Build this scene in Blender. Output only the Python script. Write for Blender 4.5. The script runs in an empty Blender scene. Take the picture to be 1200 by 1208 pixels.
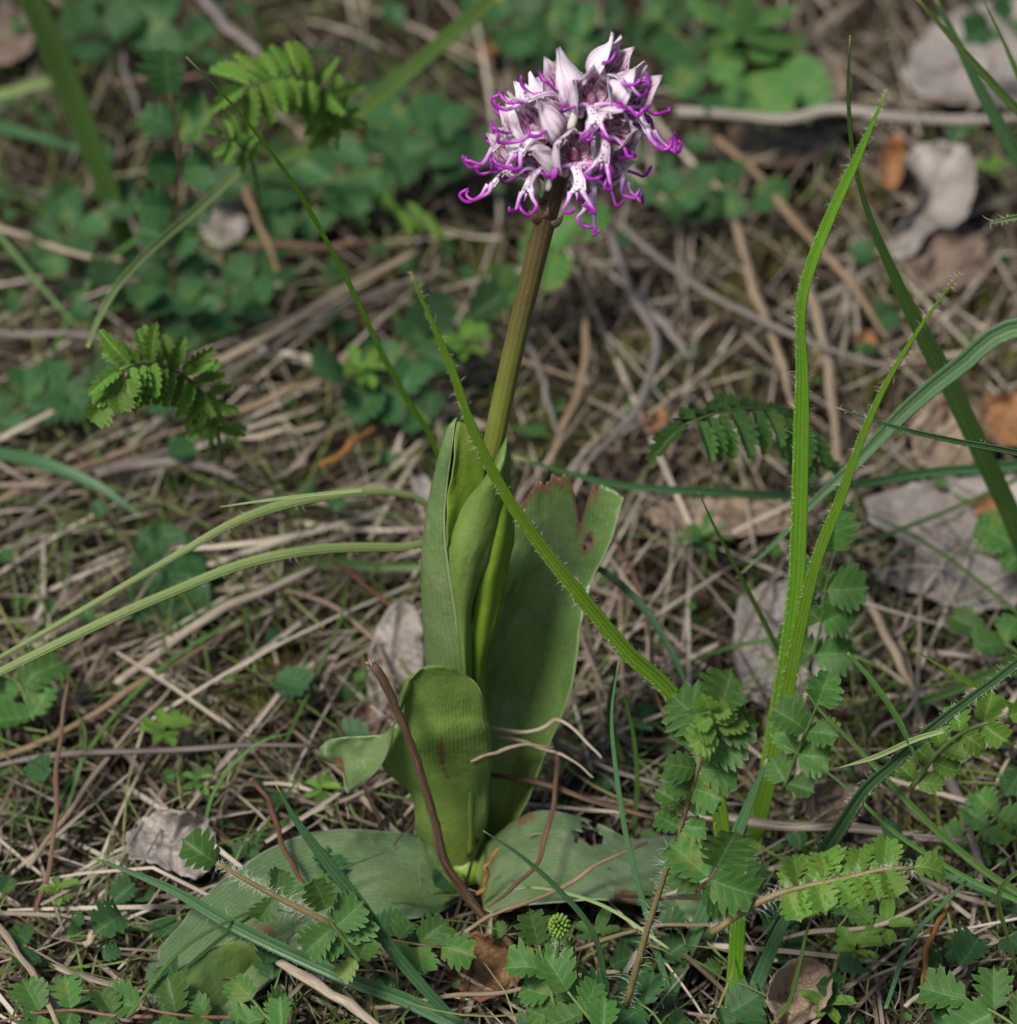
import bpy, math, random
import numpy as np
from mathutils import Vector, Matrix, noise

random.seed(7); rng = np.random.default_rng(7)
SC = bpy.context.scene
COL = SC.collection
R = math.radians

# ------------------------------------------------------------------ camera
FPX = 4939.0                       # focal length in photo pixels (photo 1200 x 1208)
PITCH = R(32)
TGT = Vector((0.0107, 0.0, 0.1145)); DIST = 1.1
CF = Vector((0, math.cos(PITCH), -math.sin(PITCH)))      # view direction
CR = Vector((1, 0, 0)); CU = CR.cross(CF).normalized()
CAM = TGT - CF * DIST
cam_d = bpy.data.cameras.new('camera'); cam = bpy.data.objects.new('camera', cam_d)
COL.objects.link(cam); SC.camera = cam
cam.location = CAM; cam.rotation_euler = (math.pi / 2 - PITCH, 0, 0)
cam_d.sensor_fit = 'HORIZONTAL'; cam_d.sensor_width = 36; cam_d.lens = FPX / 1200 * 36
cam_d.clip_start = 0.05; cam_d.clip_end = 50
cam_d.dof.use_dof = True; cam_d.dof.focus_distance = 1.065; cam_d.dof.aperture_fstop = 14.0
cam_d.dof.aperture_blades = 8

# ------------------------------------------------------------------ light
SUN_EL, SUN_AZ = R(52), R(-146)      # azimuth from +Y towards +X
w = bpy.data.worlds.new('World'); SC.world = w; w.use_nodes = True
nt = w.node_tree; bg = nt.nodes['Background']
sky = nt.nodes.new('ShaderNodeTexSky'); sky.sky_type = 'NISHITA'; sky.sun_disc = False
sky.sun_elevation = SUN_EL; sky.sun_rotation = SUN_AZ; sky.air_density = 1.0; sky.dust_density = 3.0
sky.ozone_density = 0.6
nt.links.new(sky.outputs[0], bg.inputs[0]); bg.inputs[1].default_value = 0.072
sd = bpy.data.lights.new('sun', 'SUN'); sun = bpy.data.objects.new('sun', sd); COL.objects.link(sun)
sd.energy = 3.2; sd.angle = R(12); sd.color = (1.0, 0.95, 0.89)
sdir = Vector((math.sin(SUN_AZ) * math.cos(SUN_EL), math.cos(SUN_AZ) * math.cos(SUN_EL), math.sin(SUN_EL)))
sun.rotation_euler = sdir.to_track_quat('Z', 'Y').to_euler()
vs = SC.view_settings; vs.view_transform = 'Standard'; vs.look = 'None'; vs.gamma = 1
vs.use_curve_mapping = False; vs.exposure = 0.48

# ------------------------------------------------------------------ picture <-> place
CAMn = np.array(CAM); CFn = np.array(CF); CRn = np.array(CR); CUn = np.array(CU)
def rays(px, py):
    px = np.asarray(px, float); py = np.asarray(py, float)
    return CFn + CRn * ((px - 600) / FPX)[..., None] - CUn * ((py - 604) / FPX)[..., None]
def PZ(px, py, z):
    d = rays(px, py); t = (np.asarray(z) - CAMn[2]) / d[..., 2]
    return CAMn + d * t[..., None]
def PY(px, py, y):
    d = rays(px, py); t = (np.asarray(y) - CAMn[1]) / d[..., 1]
    p = CAMn + d * t[..., None]
    low = p[..., 2] < 0.003
    if np.any(low):
        q = PZ(px, py, 0.003 + 0 * np.asarray(px, float)); p = np.where(low[..., None], q, p)
    return p
def gy(px, py): return float(PZ(px, py, 0.0)[1])
def depth(p): return (np.asarray(p) - CAMn) @ CFn

def crom(P, n):
    """Catmull-Rom resample of control rows P (k, d) to n rows, even in control arc length"""
    P = np.asarray(P, float); k = len(P)
    if k == 2: return P[0] + (P[1] - P[0]) * np.linspace(0, 1, n)[:, None]
    E = np.vstack([2 * P[0] - P[1], P, 2 * P[-1] - P[-2]])
    L = np.concatenate([[0], np.cumsum(np.linalg.norm(np.diff(P, axis=0), axis=1) + 1e-9)])
    s = np.linspace(0, L[-1], n); i = np.clip(np.searchsorted(L, s, side='right') - 1, 0, k - 2)
    t = ((s - L[i]) / (L[i + 1] - L[i]))[:, None]
    a, b, c, d = E[i], E[i + 1], E[i + 2], E[i + 3]
    return .5 * ((2 * b) + (-a + c) * t + (2 * a - 5 * b + 4 * c - d) * t ** 2 + (-a + 3 * b - 3 * c + d) * t ** 3)

def place(pts, h, n):
    """pixel polyline -> n smooth points; h = ('g', dy) rooted on the ground, ('y', y0, y1) or ('z', z0, z1[, arch])"""
    q = crom(pts, n); t = np.linspace(0, 1, n)
    if h[0] == 'z':
        arch = h[3] if len(h) > 3 else 0.0
        return PZ(q[:, 0], q[:, 1], h[1] + (h[2] - h[1]) * t + arch * np.sin(np.pi * t))
    if h[0] == 'g': y0 = gy(*q[0]); y1 = y0 + h[1]
    else: y0, y1 = h[1], h[2]
    return PY(q[:, 0], q[:, 1], y0 + (y1 - y0) * t)

# ------------------------------------------------------------------ mesh helpers
def mk(name, V, F, mats, parent=None, uv=None, midx=None, smooth=True, stain=None):
    me = bpy.data.meshes.new(name)
    me.from_pydata([tuple(v) for v in np.asarray(V, float)], [], F)
    for m in (mats if isinstance(mats, (list, tuple)) else [mats]): me.materials.append(m)
    if uv is not None:
        l = me.uv_layers.new(name='UVMap'); vi = np.empty(len(me.loops), int); me.loops.foreach_get('vertex_index', vi)
        l.data.foreach_set('uv', np.asarray(uv, np.float32)[vi].ravel())
    if midx is not None: me.polygons.foreach_set('material_index', midx)
    if stain is not None:
        a = me.attributes.new('stain', 'FLOAT', 'POINT'); a.data.foreach_set('value', np.asarray(stain, np.float32))
    me.polygons.foreach_set('use_smooth', [smooth] * len(me.polygons))
    o = bpy.data.objects.new(name, me); COL.objects.link(o)
    if parent: o.parent = parent
    return o
def tag(o, label=None, cat=None, group=None, kind=None):
    if label: o['label'] = label
    if cat: o['category'] = cat
    if group: o['group'] = group
    if kind: o['kind'] = kind
    return o
def empty(name, loc, label=None, cat=None, group=None):
    o = bpy.data.objects.new(name, None); COL.objects.link(o); o.location = loc; o.empty_display_size = .01
    o.matrix_world = Matrix.Translation(loc)
    return tag(o, label, cat, group)
def norm(v): v = np.asarray(v, float); return v / (np.linalg.norm(v, axis=-1, keepdims=True) + 1e-12)
def tangents(P): return norm(np.gradient(P, axis=0))
def grid_faces(nr, nc, off=0, closed=False):
    f = []
    for i in range(nr - 1):
        for j in range(nc - (0 if closed else 1)):
            a = off + i * nc + j; b = off + i * nc + (j + 1) % nc
            f.append((a, b, b + nc, a + nc))
    return f
def tube_arr(P, rad, sides=6, cap=True, flat=1.0, nrm=None, off=0):
    P = np.asarray(P, float); n = len(P); T = tangents(P)
    rad = np.broadcast_to(np.asarray(rad, float), (n,))
    ref = np.array(nrm if nrm is not None else (0.13, -0.3, 0.94)); 
    S = norm(np.cross(T, ref)); N_ = norm(np.cross(S, T))
    a = np.linspace(0, 2 * np.pi, sides, endpoint=False)
    ring = (S[:, None, :] * np.cos(a)[None, :, None] + N_[:, None, :] * (np.sin(a) * flat)[None, :, None])
    V = (P[:, None, :] + ring * rad[:, None, None]).reshape(-1, 3)
    F = grid_faces(n, sides, off, True)
    uv = np.stack(np.broadcast_arrays(np.linspace(0, 1, n)[:, None], (a / (2 * np.pi))[None, :]), -1).reshape(-1, 2)
    if cap:
        F.append(tuple(off + i for i in range(sides))[::-1]); F.append(tuple(off + (n - 1) * sides + i for i in range(sides)))
    return V, F, uv
def tube(name, P, rad, mat, parent=None, sides=7, flat=1.0, nrm=None):
    V, F, uv = tube_arr(P, rad, sides, True, flat, nrm); return mk(name, V, F, mat, parent, uv)
def sag(x, *k): return np.interp(x, np.linspace(0, 1, len(k)), k)

# ------------------------------------------------------------------ materials
def nodes(name):
    m = bpy.data.materials.new(name); m.use_nodes = True; t = m.node_tree
    for n in list(t.nodes): t.nodes.remove(n)
    return m, t
class G:
    def __init__(s, name): s.m, s.t = nodes(name)
    def n(s, typ, **kw):
        x = s.t.nodes.new('ShaderNode' + typ)
        for k, v in kw.items(): setattr(x, k, v)
        return x
    def l(s, a, b): s.t.links.new(a, b); return s
    def v(s, sock, val):
        if hasattr(val, 'is_linked') or hasattr(val, 'links'): s.t.links.new(val, sock)
        else: sock.default_value = val
    def math(s, op, a, b=0.0, c=None):
        x = s.n('Math', operation=op); s.v(x.inputs[0], a); s.v(x.inputs[1], b)
        if c is not None: s.v(x.inputs[2], c)
        return x.outputs[0]
    def mix(s, f, a, b, mode='MIX'):
        x = s.n('Mix', data_type='RGBA', blend_type=mode); s.v(x.inputs[0], f)
        s.v(x.inputs[6], a if not isinstance(a, tuple) else (*a, 1)); s.v(x.inputs[7], b if not isinstance(b, tuple) else (*b, 1))
        return x.outputs[2]
    def noise(s, scale, detail=3, rough=.55, vec=None):
        x = s.n('TexNoise'); x.inputs['Scale'].default_value = scale; x.inputs['Detail'].default_value = detail
        x.inputs['Roughness'].default_value = rough
        if vec is None:
            if not hasattr(s, 'geo'): s.geo = s.n('NewGeometry')
            vec = s.geo.outputs['Position']
        s.l(vec, x.inputs['Vector']); return x.outputs['Fac']
    def ramp(s, f, stops):
        x = s.n('ValToRGB'); s.v(x.inputs[0], f); e = x.color_ramp.elements
        while len(e) < len(stops): e.new(.5)
        for i, (p, c) in enumerate(stops): e[i].position = p; e[i].color = (*c, 1) if not isinstance(c, float) else (c, c, c, 1)
        return x.outputs[0]
    def sep_uv(s):
        u = s.n('UVMap'); x = s.n('SeparateXYZ'); s.l(u.outputs[0], x.inputs[0]); return x.outputs[0], x.outputs[1]
    def bump(s, h, strength, dist=.0005):
        x = s.n('Bump'); x.inputs['Strength'].default_value = strength; x.inputs['Distance'].default_value = dist
        s.v(x.inputs['Height'], h); return x.outputs[0]
    def out(s, col, rough=.5, spec=.4, transl=0.0, nrm=None, tcol=None, sss=0.0):
        p = s.n('BsdfPrincipled'); s.v(p.inputs['Base Color'], col if not isinstance(col, tuple) else (*col, 1))
        s.v(p.inputs['Roughness'], rough); p.inputs['Specular IOR Level'].default_value = spec
        if nrm is not None: s.l(nrm, p.inputs['Normal'])
        o = s.n('OutputMaterial'); sh = p.outputs[0]
        if transl > 0:
            tr = s.n('BsdfTranslucent'); s.v(tr.inputs[0], tcol if tcol is not None else col)
            if nrm is not None: s.l(nrm, tr.inputs['Normal'])
            mx = s.n('MixShader'); mx.inputs[0].default_value = transl; s.l(sh, mx.inputs[1]); s.l(tr.outputs[0], mx.inputs[2]); sh = mx.outputs[0]
        s.l(sh, o.inputs[0]); return s.m
    def objrand(s):
        return s.n('ObjectInfo').outputs['Random']
    def island(s):
        if not hasattr(s, 'geo'): s.geo = s.n('NewGeometry')
        return s.geo.outputs['Random Per Island']
    def stain(s):
        a = s.n('Attribute'); a.attribute_name = 'stain'; return a.outputs['Fac']
    def hsv(s, col, h=.5, sa=1., v=1.):
        x = s.n('HueSaturation'); s.v(x.inputs['Hue'], h); s.v(x.inputs['Saturation'], sa); s.v(x.inputs['Value'], v); s.l(col, x.inputs['Color']); return x.outputs[0]

def m_orchid_leaf(name, a, b, pale, shine=.38, vein=26, tr=.26, base=.42):
    g = G(name); u, v = g.sep_uv()
    nz = g.noise(55, 4); nf = g.noise(600, 3)
    col = g.mix(g.ramp(nz, [(.35, (0., 0., 0.)), (.68, (1., 1., 1.))]), a, b)
    ph = g.math('MULTIPLY', u, vein * 6.283); wv = g.math('SINE', g.math('ADD', ph, g.math('MULTIPLY', nz, 3.0)))
    line = g.math('POWER', g.math('MULTIPLY_ADD', wv, .5, .5), 3.0)
    col = g.mix(g.math('MULTIPLY', line, .12), col, pale)
    col = g.mix(g.math('MULTIPLY', g.ramp(nf, [(.55, 0.), (.75, 1.)]), .22), col, pale)
    col = g.mix(g.math('MULTIPLY', g.ramp(g.noise(34, 4, .6), [(.56, 0.), (.72, 1.)]), .38), col, pale)  # broad pale blotches paint highlights and sheen into the leaf colour
    col = g.mix(g.ramp(v, [(.0, .9), (base, 0.)]), col, (.22, .30, .055))
    edge = g.ramp(g.math('ABSOLUTE', g.math('MULTIPLY_ADD', u, 2.0, -1.0)), [(.955, 0.), (.985, 1.)])
    col = g.mix(g.math('MULTIPLY', edge, .8), col, pale)
    spots = g.ramp(g.noise(240, 2, .5), [(.72, 0.), (.76, 1.)])
    col = g.mix(g.math('MULTIPLY', spots, .6), col, (.10, .07, .03))
    dust = g.ramp(g.noise(1500, 2, .5, ), [(.70, 0.), (.78, 1.)]); col = g.mix(g.math('MULTIPLY', dust, .45), col, (.42, .42, .34))
    st = g.math('MULTIPLY', g.stain(), g.math('MULTIPLY_ADD', g.noise(500, 4), 1.6, .0))
    stf = g.ramp(st, [(.35, 0.), (.55, 1.)])
    col = g.mix(stf, col, g.mix(g.noise(900), (.09, .05, .025), (.27, .17, .09)))
    h = g.math('ADD', g.math('MULTIPLY', wv, .10), nf)
    return g.out(col, g.math('MULTIPLY_ADD', nz, .3, shine - .16), .5, tr + .06, g.bump(g.math('ADD', h, g.math('MULTIPLY', g.noise(130, 3), 2.2)), .4, .0006))
def m_toothed(name, a, b, pale, transl=.28, spec=.18, teeth=4.5):
    g = G(name); u, v = g.sep_uv(); au = g.math('ABSOLUTE', g.math('MULTIPLY_ADD', u, 2., -1.))
    nz = g.noise(160, 3); r = g.objrand()
    col = g.mix(g.math('MULTIPLY_ADD', nz, .6, g.math('MULTIPLY', r, .4)), a, b)
    ph = g.math('MULTIPLY', g.math('SUBTRACT', v, g.math('MULTIPLY', au, .22)), 6.283 * teeth)
    wv = g.math('SINE', ph); line = g.math('POWER', g.math('MULTIPLY_ADD', wv, .5, .5), 12.)
    mid = g.ramp(au, [(.0, 1.), (.07, 0.)])
    col = g.mix(g.math('MULTIPLY', line, .22), col, pale); col = g.mix(g.math('MULTIPLY', mid, .5), col, pale)
    col = g.mix(g.math('MULTIPLY', g.ramp(au, [(.9, 0.), (.99, 1.)]), .35), col, pale)
    col = g.mix(g.math('MULTIPLY', g.ramp(g.math('ADD', nz, g.math('MULTIPLY', r, .32)), [(.78, 0.), (.90, 1.)]), .4), col, (.19, .19, .045))
    dots = g.ramp(g.noise(420, 1), [(.70, 0.), (.73, 1.)])
    col = g.mix(g.math('MULTIPLY', dots, .55), col, (.11, .08, .03))
    col = g.hsv(col, g.math('MULTIPLY_ADD', r, .03, .485), 1.0, g.math('MULTIPLY_ADD', r, .45, .78))
    return g.out(col, .5, spec, transl, g.bump(g.math('ADD', g.math('MULTIPLY', line, -.5), g.math('MULTIPLY', g.noise(1200, 2), .6)), .3, .0003))
def m_blade(name, a, b, pale, ribs=5, transl=.3, rough=.42, isl=False, dry=0.0):
    g = G(name); u, v = g.sep_uv()     # u along, v across
    r = g.island() if isl else g.objrand()
    nz = g.noise(70, 3); nf = g.noise(900, 2)
    col = g.mix(g.math('MULTIPLY_ADD', nz, .7, g.math('MULTIPLY', r, .3)), a, b)
    wv = g.math('SINE', g.math('MULTIPLY', v, 6.283 * ribs)); line = g.math('POWER', g.math('MULTIPLY_ADD', wv, .5, .5), 3.)
    col = g.mix(g.math('MULTIPLY', line, .28), col, pale)
    col = g.mix(g.math('MULTIPLY', g.ramp(nf, [(.5, 0.), (.8, 1.)]), .25), col, pale)
    tip = g.ramp(u, [(.965, 0.), (1.0, 1.)])
    col = g.mix(g.math('MULTIPLY', tip, .7), col, (.35, .30, .10))
    if dry:
        d = g.ramp(g.math('ADD', g.noise(30, 2), g.math('MULTIPLY', r, .25)), [(.66, 0.), (.80, 1.)])
        col = g.mix(g.math('MULTIPLY', d, dry), col, (.33, .27, .13))
    col = g.hsv(col, g.math('MULTIPLY_ADD', r, .03, .485), 1., g.math('MULTIPLY_ADD', r, .4, .8))
    return g.out(col, rough, .4, transl, g.bump(g.math('ADD', g.math('MULTIPLY', wv, .45), g.math('MULTIPLY', nf, .8)), .35, .0003))
def m_straw(name, stops, isl=False, rough=.62):
    g = G(name); u, v = g.sep_uv(); r = g.island() if isl else g.objrand()
    nz = g.noise(45, 4); cb = g.n('CombineXYZ'); g.l(g.math('MULTIPLY', u, 3.), cb.inputs[0]); g.l(g.math('MULTIPLY', v, 14.), cb.inputs[1]); g.l(g.math('MULTIPLY', r, 50.), cb.inputs[2])
    fib = g.noise(2.2, 4, .6, cb.outputs[0])
    f = g.math('ADD', g.math('MULTIPLY', r, .62), g.math('MULTIPLY', nz, .38)) if isl else g.math('ADD', g.math('MULTIPLY', fib, .8), g.math('MULTIPLY_ADD', r, .2, -.05))
    col = g.ramp(f, stops)
    col = g.mix(g.ramp(fib, [(.3, .75), (.7, 0.)]), col, g.mix(1., col, (.42, .36, .30), 'MULTIPLY'))
    sp = g.ramp(g.noise(330, 2), [(.68, 0.), (.74, 1.)])
    col = g.mix(g.math('MULTIPLY', sp, .5), col, (.05, .035, .02))
    col = g.hsv(col, .5, g.math('MULTIPLY_ADD', r, -.25, 1.05), 1.)
    return g.out(col, rough, .25, .12, g.bump(fib, .6, .0003))
def m_dead(name, a, b, c):
    g = G(name); u, v = g.sep_uv(); r = g.objrand()
    col = g.mix(g.ramp(g.noise(60, 5), [(.35, 0.), (.65, 1.)]), a, b)
    col = g.mix(g.ramp(g.noise(200, 5, .7), [(.55, 0.), (.72, .8)]), col, c)
    vo = g.n('TexVoronoi', feature='DISTANCE_TO_EDGE'); vo.inputs['Scale'].default_value = 480
    g.l(g.geo.outputs['Position'], vo.inputs['Vector'])
    vein = g.ramp(vo.outputs['Distance'], [(0., 1.), (.07, 0.)])
    col = g.mix(g.math('MULTIPLY', vein, .45), col, c)
    st = g.ramp(g.stain(), [(.3, 0.), (.8, 1.)]); col = g.mix(g.math('MULTIPLY', st, .7), col, c)
    h = g.math('ADD', g.math('MULTIPLY', vein, -.5), g.math('MULTIPLY', g.noise(300, 5), 1.5))
    return g.out(col, .7, .25, .12, g.bump(h, .7, .0005))
def m_plain(name, a, b, scale=200, rough=.6, transl=0., spec=.3, bump=.4):
    g = G(name); nz = g.noise(scale, 4); col = g.mix(g.ramp(nz, [(.35, 0.), (.65, 1.)]), a, b)
    return g.out(col, rough, spec, transl, g.bump(g.noise(scale * 4, 3), bump, .0005))

M = {}
M['orchid'] = m_orchid_leaf('orchid_leaf_green', (.085, .165, .042), (.135, .235, .060), (.29, .38, .18))
M['orchid_pale'] = m_orchid_leaf('orchid_leaf_grey_green', (.105, .190, .060), (.165, .255, .090), (.36, .43, .24), .36)
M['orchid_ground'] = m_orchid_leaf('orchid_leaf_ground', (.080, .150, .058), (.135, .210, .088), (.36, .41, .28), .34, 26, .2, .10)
M['orchid_bright'] = m_orchid_leaf('orchid_leaf_bright', (.17, .32, .022), (.23, .39, .032), (.38, .50, .14), .42, tr=.42)  # same leaf, tint raised to paint in light shining through it
M['orchid_mid'] = m_orchid_leaf('orchid_leaf_mid', (.130, .235, .045), (.190, .305, .062), (.36, .45, .20), .38, tr=.32)
M['burnet'] = m_toothed('burnet_green', (.034, .098, .022), (.075, .165, .036), (.17, .29, .11))
M['burnet_bright'] = m_toothed('burnet_fresh_green', (.062, .155, .020), (.125, .235, .034), (.26, .38, .13), .34)
M['burnet_blue'] = m_toothed('burnet_blue_green', (.022, .070, .024), (.046, .118, .036), (.10, .20, .10))
M['round_leaf'] = m_toothed('round_leaf_green', (.042, .115, .026), (.075, .17, .040), (.15, .26, .10), .3, .2, 5)
M['blade'] = m_blade('blade_bright', (.090, .215, .012), (.145, .31, .020), (.32, .47, .08), 4, .38)
M['blade_mid'] = m_blade('blade_mid', (.050, .120, .022), (.095, .19, .040), (.22, .31, .12), 4)
M['blade_pale'] = m_blade('blade_pale', (.17, .27, .080), (.25, .35, .12), (.42, .48, .26), 3, .25)
M['blade_dark'] = m_blade('blade_dark', (.032, .095, .034), (.062, .145, .052), (.14, .24, .13), 3, .22)
M['blade_grey'] = m_blade('blade_grey', (.085, .175, .075), (.13, .23, .105), (.26, .36, .22), 4, .22)
M['grass_fine'] = m_blade('grass_fine', (.045, .11, .018), (.15, .22, .045), (.24, .31, .11), 1, .3, .5, True, .6)
M['straw_mix'] = m_straw('straw_mixed', [(.18, (.020, .013, .008)), (.32, (.085, .060, .036)), (.46, (.20, .155, .11)), (.62, (.38, .315, .235)), (.80, (.66, .58, .45))], True)
M['straw_old_shaded'] = m_straw('straw_rotted_shaded', [(.2, (.022, .014, .010)), (.36, (.060, .042, .030)), (.50, (.12, .092, .068)), (.64, (.20, .165, .125)), (.82, (.34, .29, .23))], True)  # rotted straw; shade between the straws is also painted into these tones
M['straw_pale'] = m_straw('straw_pale', [(.2, (.24, .19, .13)), (.5, (.42, .34, .24)), (.8, (.60, .52, .39))])
M['straw_tan'] = m_straw('straw_tan', [(.2, (.17, .11, .065)), (.5, (.34, .245, .15)), (.8, (.48, .38, .25))])
M['straw_grey'] = m_straw('straw_grey', [(.2, (.11, .09, .08)), (.5, (.24, .205, .185)), (.8, (.40, .36, .33))])
M['straw_brown'] = m_straw('straw_brown', [(.2, (.07, .032, .02)), (.5, (.19, .095, .055)), (.8, (.30, .17, .10))])
M['straw_orange'] = m_straw('straw_orange', [(.2, (.22, .10, .03)), (.5, (.42, .22, .075)), (.8, (.55, .34, .14))])
M['twig'] = m_straw('twig_bark', [(.28, (.030, .018, .010)), (.45, (.10, .055, .030)), (.58, (.20, .12, .065)), (.75, (.34, .25, .15))])
M['twig_white'] = m_straw('twig_whitened', [(.25, (.15, .12, .10)), (.45, (.30, .26, .215)), (.75, (.48, .44, .38))])
M['dead_grey'] = m_dead('dead_leaf_grey', (.26, .23, .205), (.37, .335, .305), (.12, .095, .075))
M['dead_tan'] = m_dead('dead_leaf_tan', (.23, .165, .115), (.34, .265, .195), (.11, .07, .04))
M['dead_brown'] = m_dead('dead_leaf_brown', (.17, .115, .085), (.26, .19, .15), (.08, .05, .035))
M['dead_orange'] = m_dead('dead_leaf_orange', (.27, .115, .040), (.35, .19, .09), (.12, .05, .02))
M['dead_red'] = m_dead('dead_leaf_red', (.13, .045, .035), (.20, .11, .05), (.06, .04, .02))
M['hair'] = m_plain('hair_white', (.55, .58, .48), (.7, .72, .62), 300, .5, .3)
M['moss'] = m_plain('moss_green', (.10, .115, .018), (.20, .19, .04), 150, .7, .2)
M['stalk_yellow'] = m_plain('stalk_yellow_green', (.12, .115, .045), (.20, .15, .070), 180, .5)
M['stalk_red'] = m_plain('stalk_red_brown', (.12, .055, .045), (.20, .11, .06), 180, .5)
M['stalk_green'] = m_plain('stalk_green', (.07, .13, .035), (.12, .18, .05), 180, .5)
M['bud'] = m_plain('bud_green', (.13, .25, .03), (.24, .36, .07), 900, .5, .2)

def ground_mat():
    g = G('soil'); n1 = g.noise(18, 6, .6); n2 = g.noise(160, 6, .7); n3 = g.noise(9, 3)
    col = g.mix(g.ramp(n2, [(.35, 0.), (.65, 1.)]), (.012, .008, .005), (.050, .032, .021))
    col = g.mix(g.ramp(n1, [(.52, 0.), (.66, .7)]), col, (.06, .062, .014))
    return g.out(col, .9, .1, 0, g.bump(n2, .9, .003))
M['soil'] = ground_mat()

def petal_mats():
    g = G('petal_outside'); u, v = g.sep_uv(); nz = g.noise(260, 3)
    cb = g.n('CombineXYZ'); g.l(g.math('MULTIPLY', u, 11.), cb.inputs[0]); g.l(g.math('MULTIPLY', v, 2.), cb.inputs[1]); g.l(g.math('MULTIPLY', g.objrand(), 30.), cb.inputs[2])
    st = g.noise(1.3, 3, .6, cb.outputs[0])
    col = g.mix(g.ramp(nz, [(.4, 0.), (.7, 1.)]), (.93, .88, .91), (.86, .77, .86))
    low = g.ramp(v, [(0., 1.), (.75, .15), (1., 0.)])
    col = g.mix(g.math('MULTIPLY', g.ramp(st, [(.45, 0.), (.58, .95)]), low), col, (.42, .16, .43))
    col = g.mix(g.ramp(v, [(.02, .7), (.16, 0.)]), col, (.42, .42, .22))
    outer = g.out(col, .42, .45, .40, g.bump(st, .35, .0004))
    g = G('petal_inside'); u, v = g.sep_uv()
    cb = g.n('CombineXYZ'); g.l(g.math('MULTIPLY', u, 9.), cb.inputs[0]); g.l(g.math('MULTIPLY', v, 4.5), cb.inputs[1]); g.l(g.math('MULTIPLY', g.objrand(), 30.), cb.inputs[2])
    st = g.noise(1.7, 3, .6, cb.outputs[0])
    col = g.mix(g.ramp(st, [(.46, 0.), (.56, 1.)]), (.74, .60, .68), (.34, .05, .20))
    au = g.math('ABSOLUTE', g.math('MULTIPLY_ADD', u, 2., -1.))
    col = g.mix(g.ramp(au, [(.62, 0.), (.9, 1.)]), col, (.86, .80, .84))
    col = g.mix(g.ramp(v, [(.7, 0.), (.95, 1.)]), col, (.72, .62, .70))
    inner = g.out(col, .45, .4, .38, g.bump(st, .3, .0004))
    g = G('lip_spotted'); u, v = g.sep_uv()
    vo = g.n('TexVoronoi'); vo.inputs['Scale'].default_value = 1150; vo.inputs['Randomness'].default_value = .9
    gg = g.n('NewGeometry'); g.l(gg.outputs['Position'], vo.inputs['Vector'])
    dots = g.ramp(vo.outputs['Distance'], [(.26, 1.), (.38, 0.)])
    col = g.mix(g.noise(200), (.88, .80, .88), (.78, .64, .80))
    au = g.math('ABSOLUTE', g.math('MULTIPLY_ADD', u, 2., -1.))
    col = g.mix(g.math('MULTIPLY', dots, g.ramp(au, [(.5, 1.), (.85, .25)])), col, (.30, .03, .30))
    lip = g.out(col, .42, .4, .2, g.bump(dots, .4, .0003))
    g = G('limb_purple'); u, v = g.sep_uv()
    col = g.ramp(g.math('ADD', u, g.math('MULTIPLY_ADD', g.noise(300), .2, -.1)), [(.0, (.66, .50, .66)), (.22, (.56, .26, .62)), (.5, (.40, .035, .44)), (1., (.27, .012, .31))])
    limb = g.out(col, .35, .5, .12)
    return outer, inner, lip, limb
P_OUT, P_IN, P_LIP, P_LIMB = petal_mats()
M['spur'] = m_plain('spur_white', (.62, .60, .52), (.72, .68, .66), 300, .5, .3)
M['ovary'] = m_plain('ovary_green_purple', (.20, .17, .09), (.17, .06, .09), 260, .5, .1)
M['column'] = m_plain('column_wine', (.16, .01, .06), (.45, .22, .33), 700, .4)
def stem_mat():
    g = G('orchid_stem'); u, v = g.sep_uv()
    f = g.math('ADD', u, g.math('MULTIPLY_ADD', g.noise(90, 4), .22, -.11))
    col = g.ramp(f, [(.30, (.14, .23, .03)), (.52, (.13, .165, .025)), (.63, (.105, .105, .024)), (.77, (.080, .058, .024)), (.86, (.070, .040, .028)), (1., (.080, .042, .040))])
    rib = g.math('SINE', g.math('MULTIPLY', v, 6.283 * 13)); line = g.math('POWER', g.math('MULTIPLY_ADD', rib, .5, .5), 4.)
    col = g.mix(g.math('MULTIPLY', line, .14), col, (.24, .22, .10))
    sp = g.ramp(g.noise(900, 2), [(.6, 0.), (.7, 1.)]); col = g.mix(g.math('MULTIPLY', sp, .3), col, (.2, .17, .08))
    return g.out(col, .4, .4, 0, g.bump(g.math('ADD', g.math('MULTIPLY', rib, .22), g.noise(700)), .3, .0004))
M['stem'] = stem_mat()

# ------------------------------------------------------------------ ground
def build_ground():
    xs = np.concatenate([np.linspace(-12, -.7, 14)[:-1], np.linspace(-.7, .7, 150), np.linspace(.7, 12, 14)[1:]])
    ys = np.concatenate([np.linspace(-6, -.45, 10)[:-1], np.linspace(-.45, 1.2, 170), np.linspace(1.2, 30, 24)[1:]])
    V = []
    for y in ys:
        for x in xs:
            z = -.014 + .007 * noise.noise(Vector((x * 14, y * 14, 0))) + .004 * noise.noise(Vector((x * 55, y * 55, 3))) + .002 * noise.noise(Vector((x * 160, y * 160, 7)))
            V.append((x, y, z))
    o = mk('ground', V, grid_faces(len(ys), len(xs)), M['soil']); tag(o, kind='structure')
build_ground()

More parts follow.
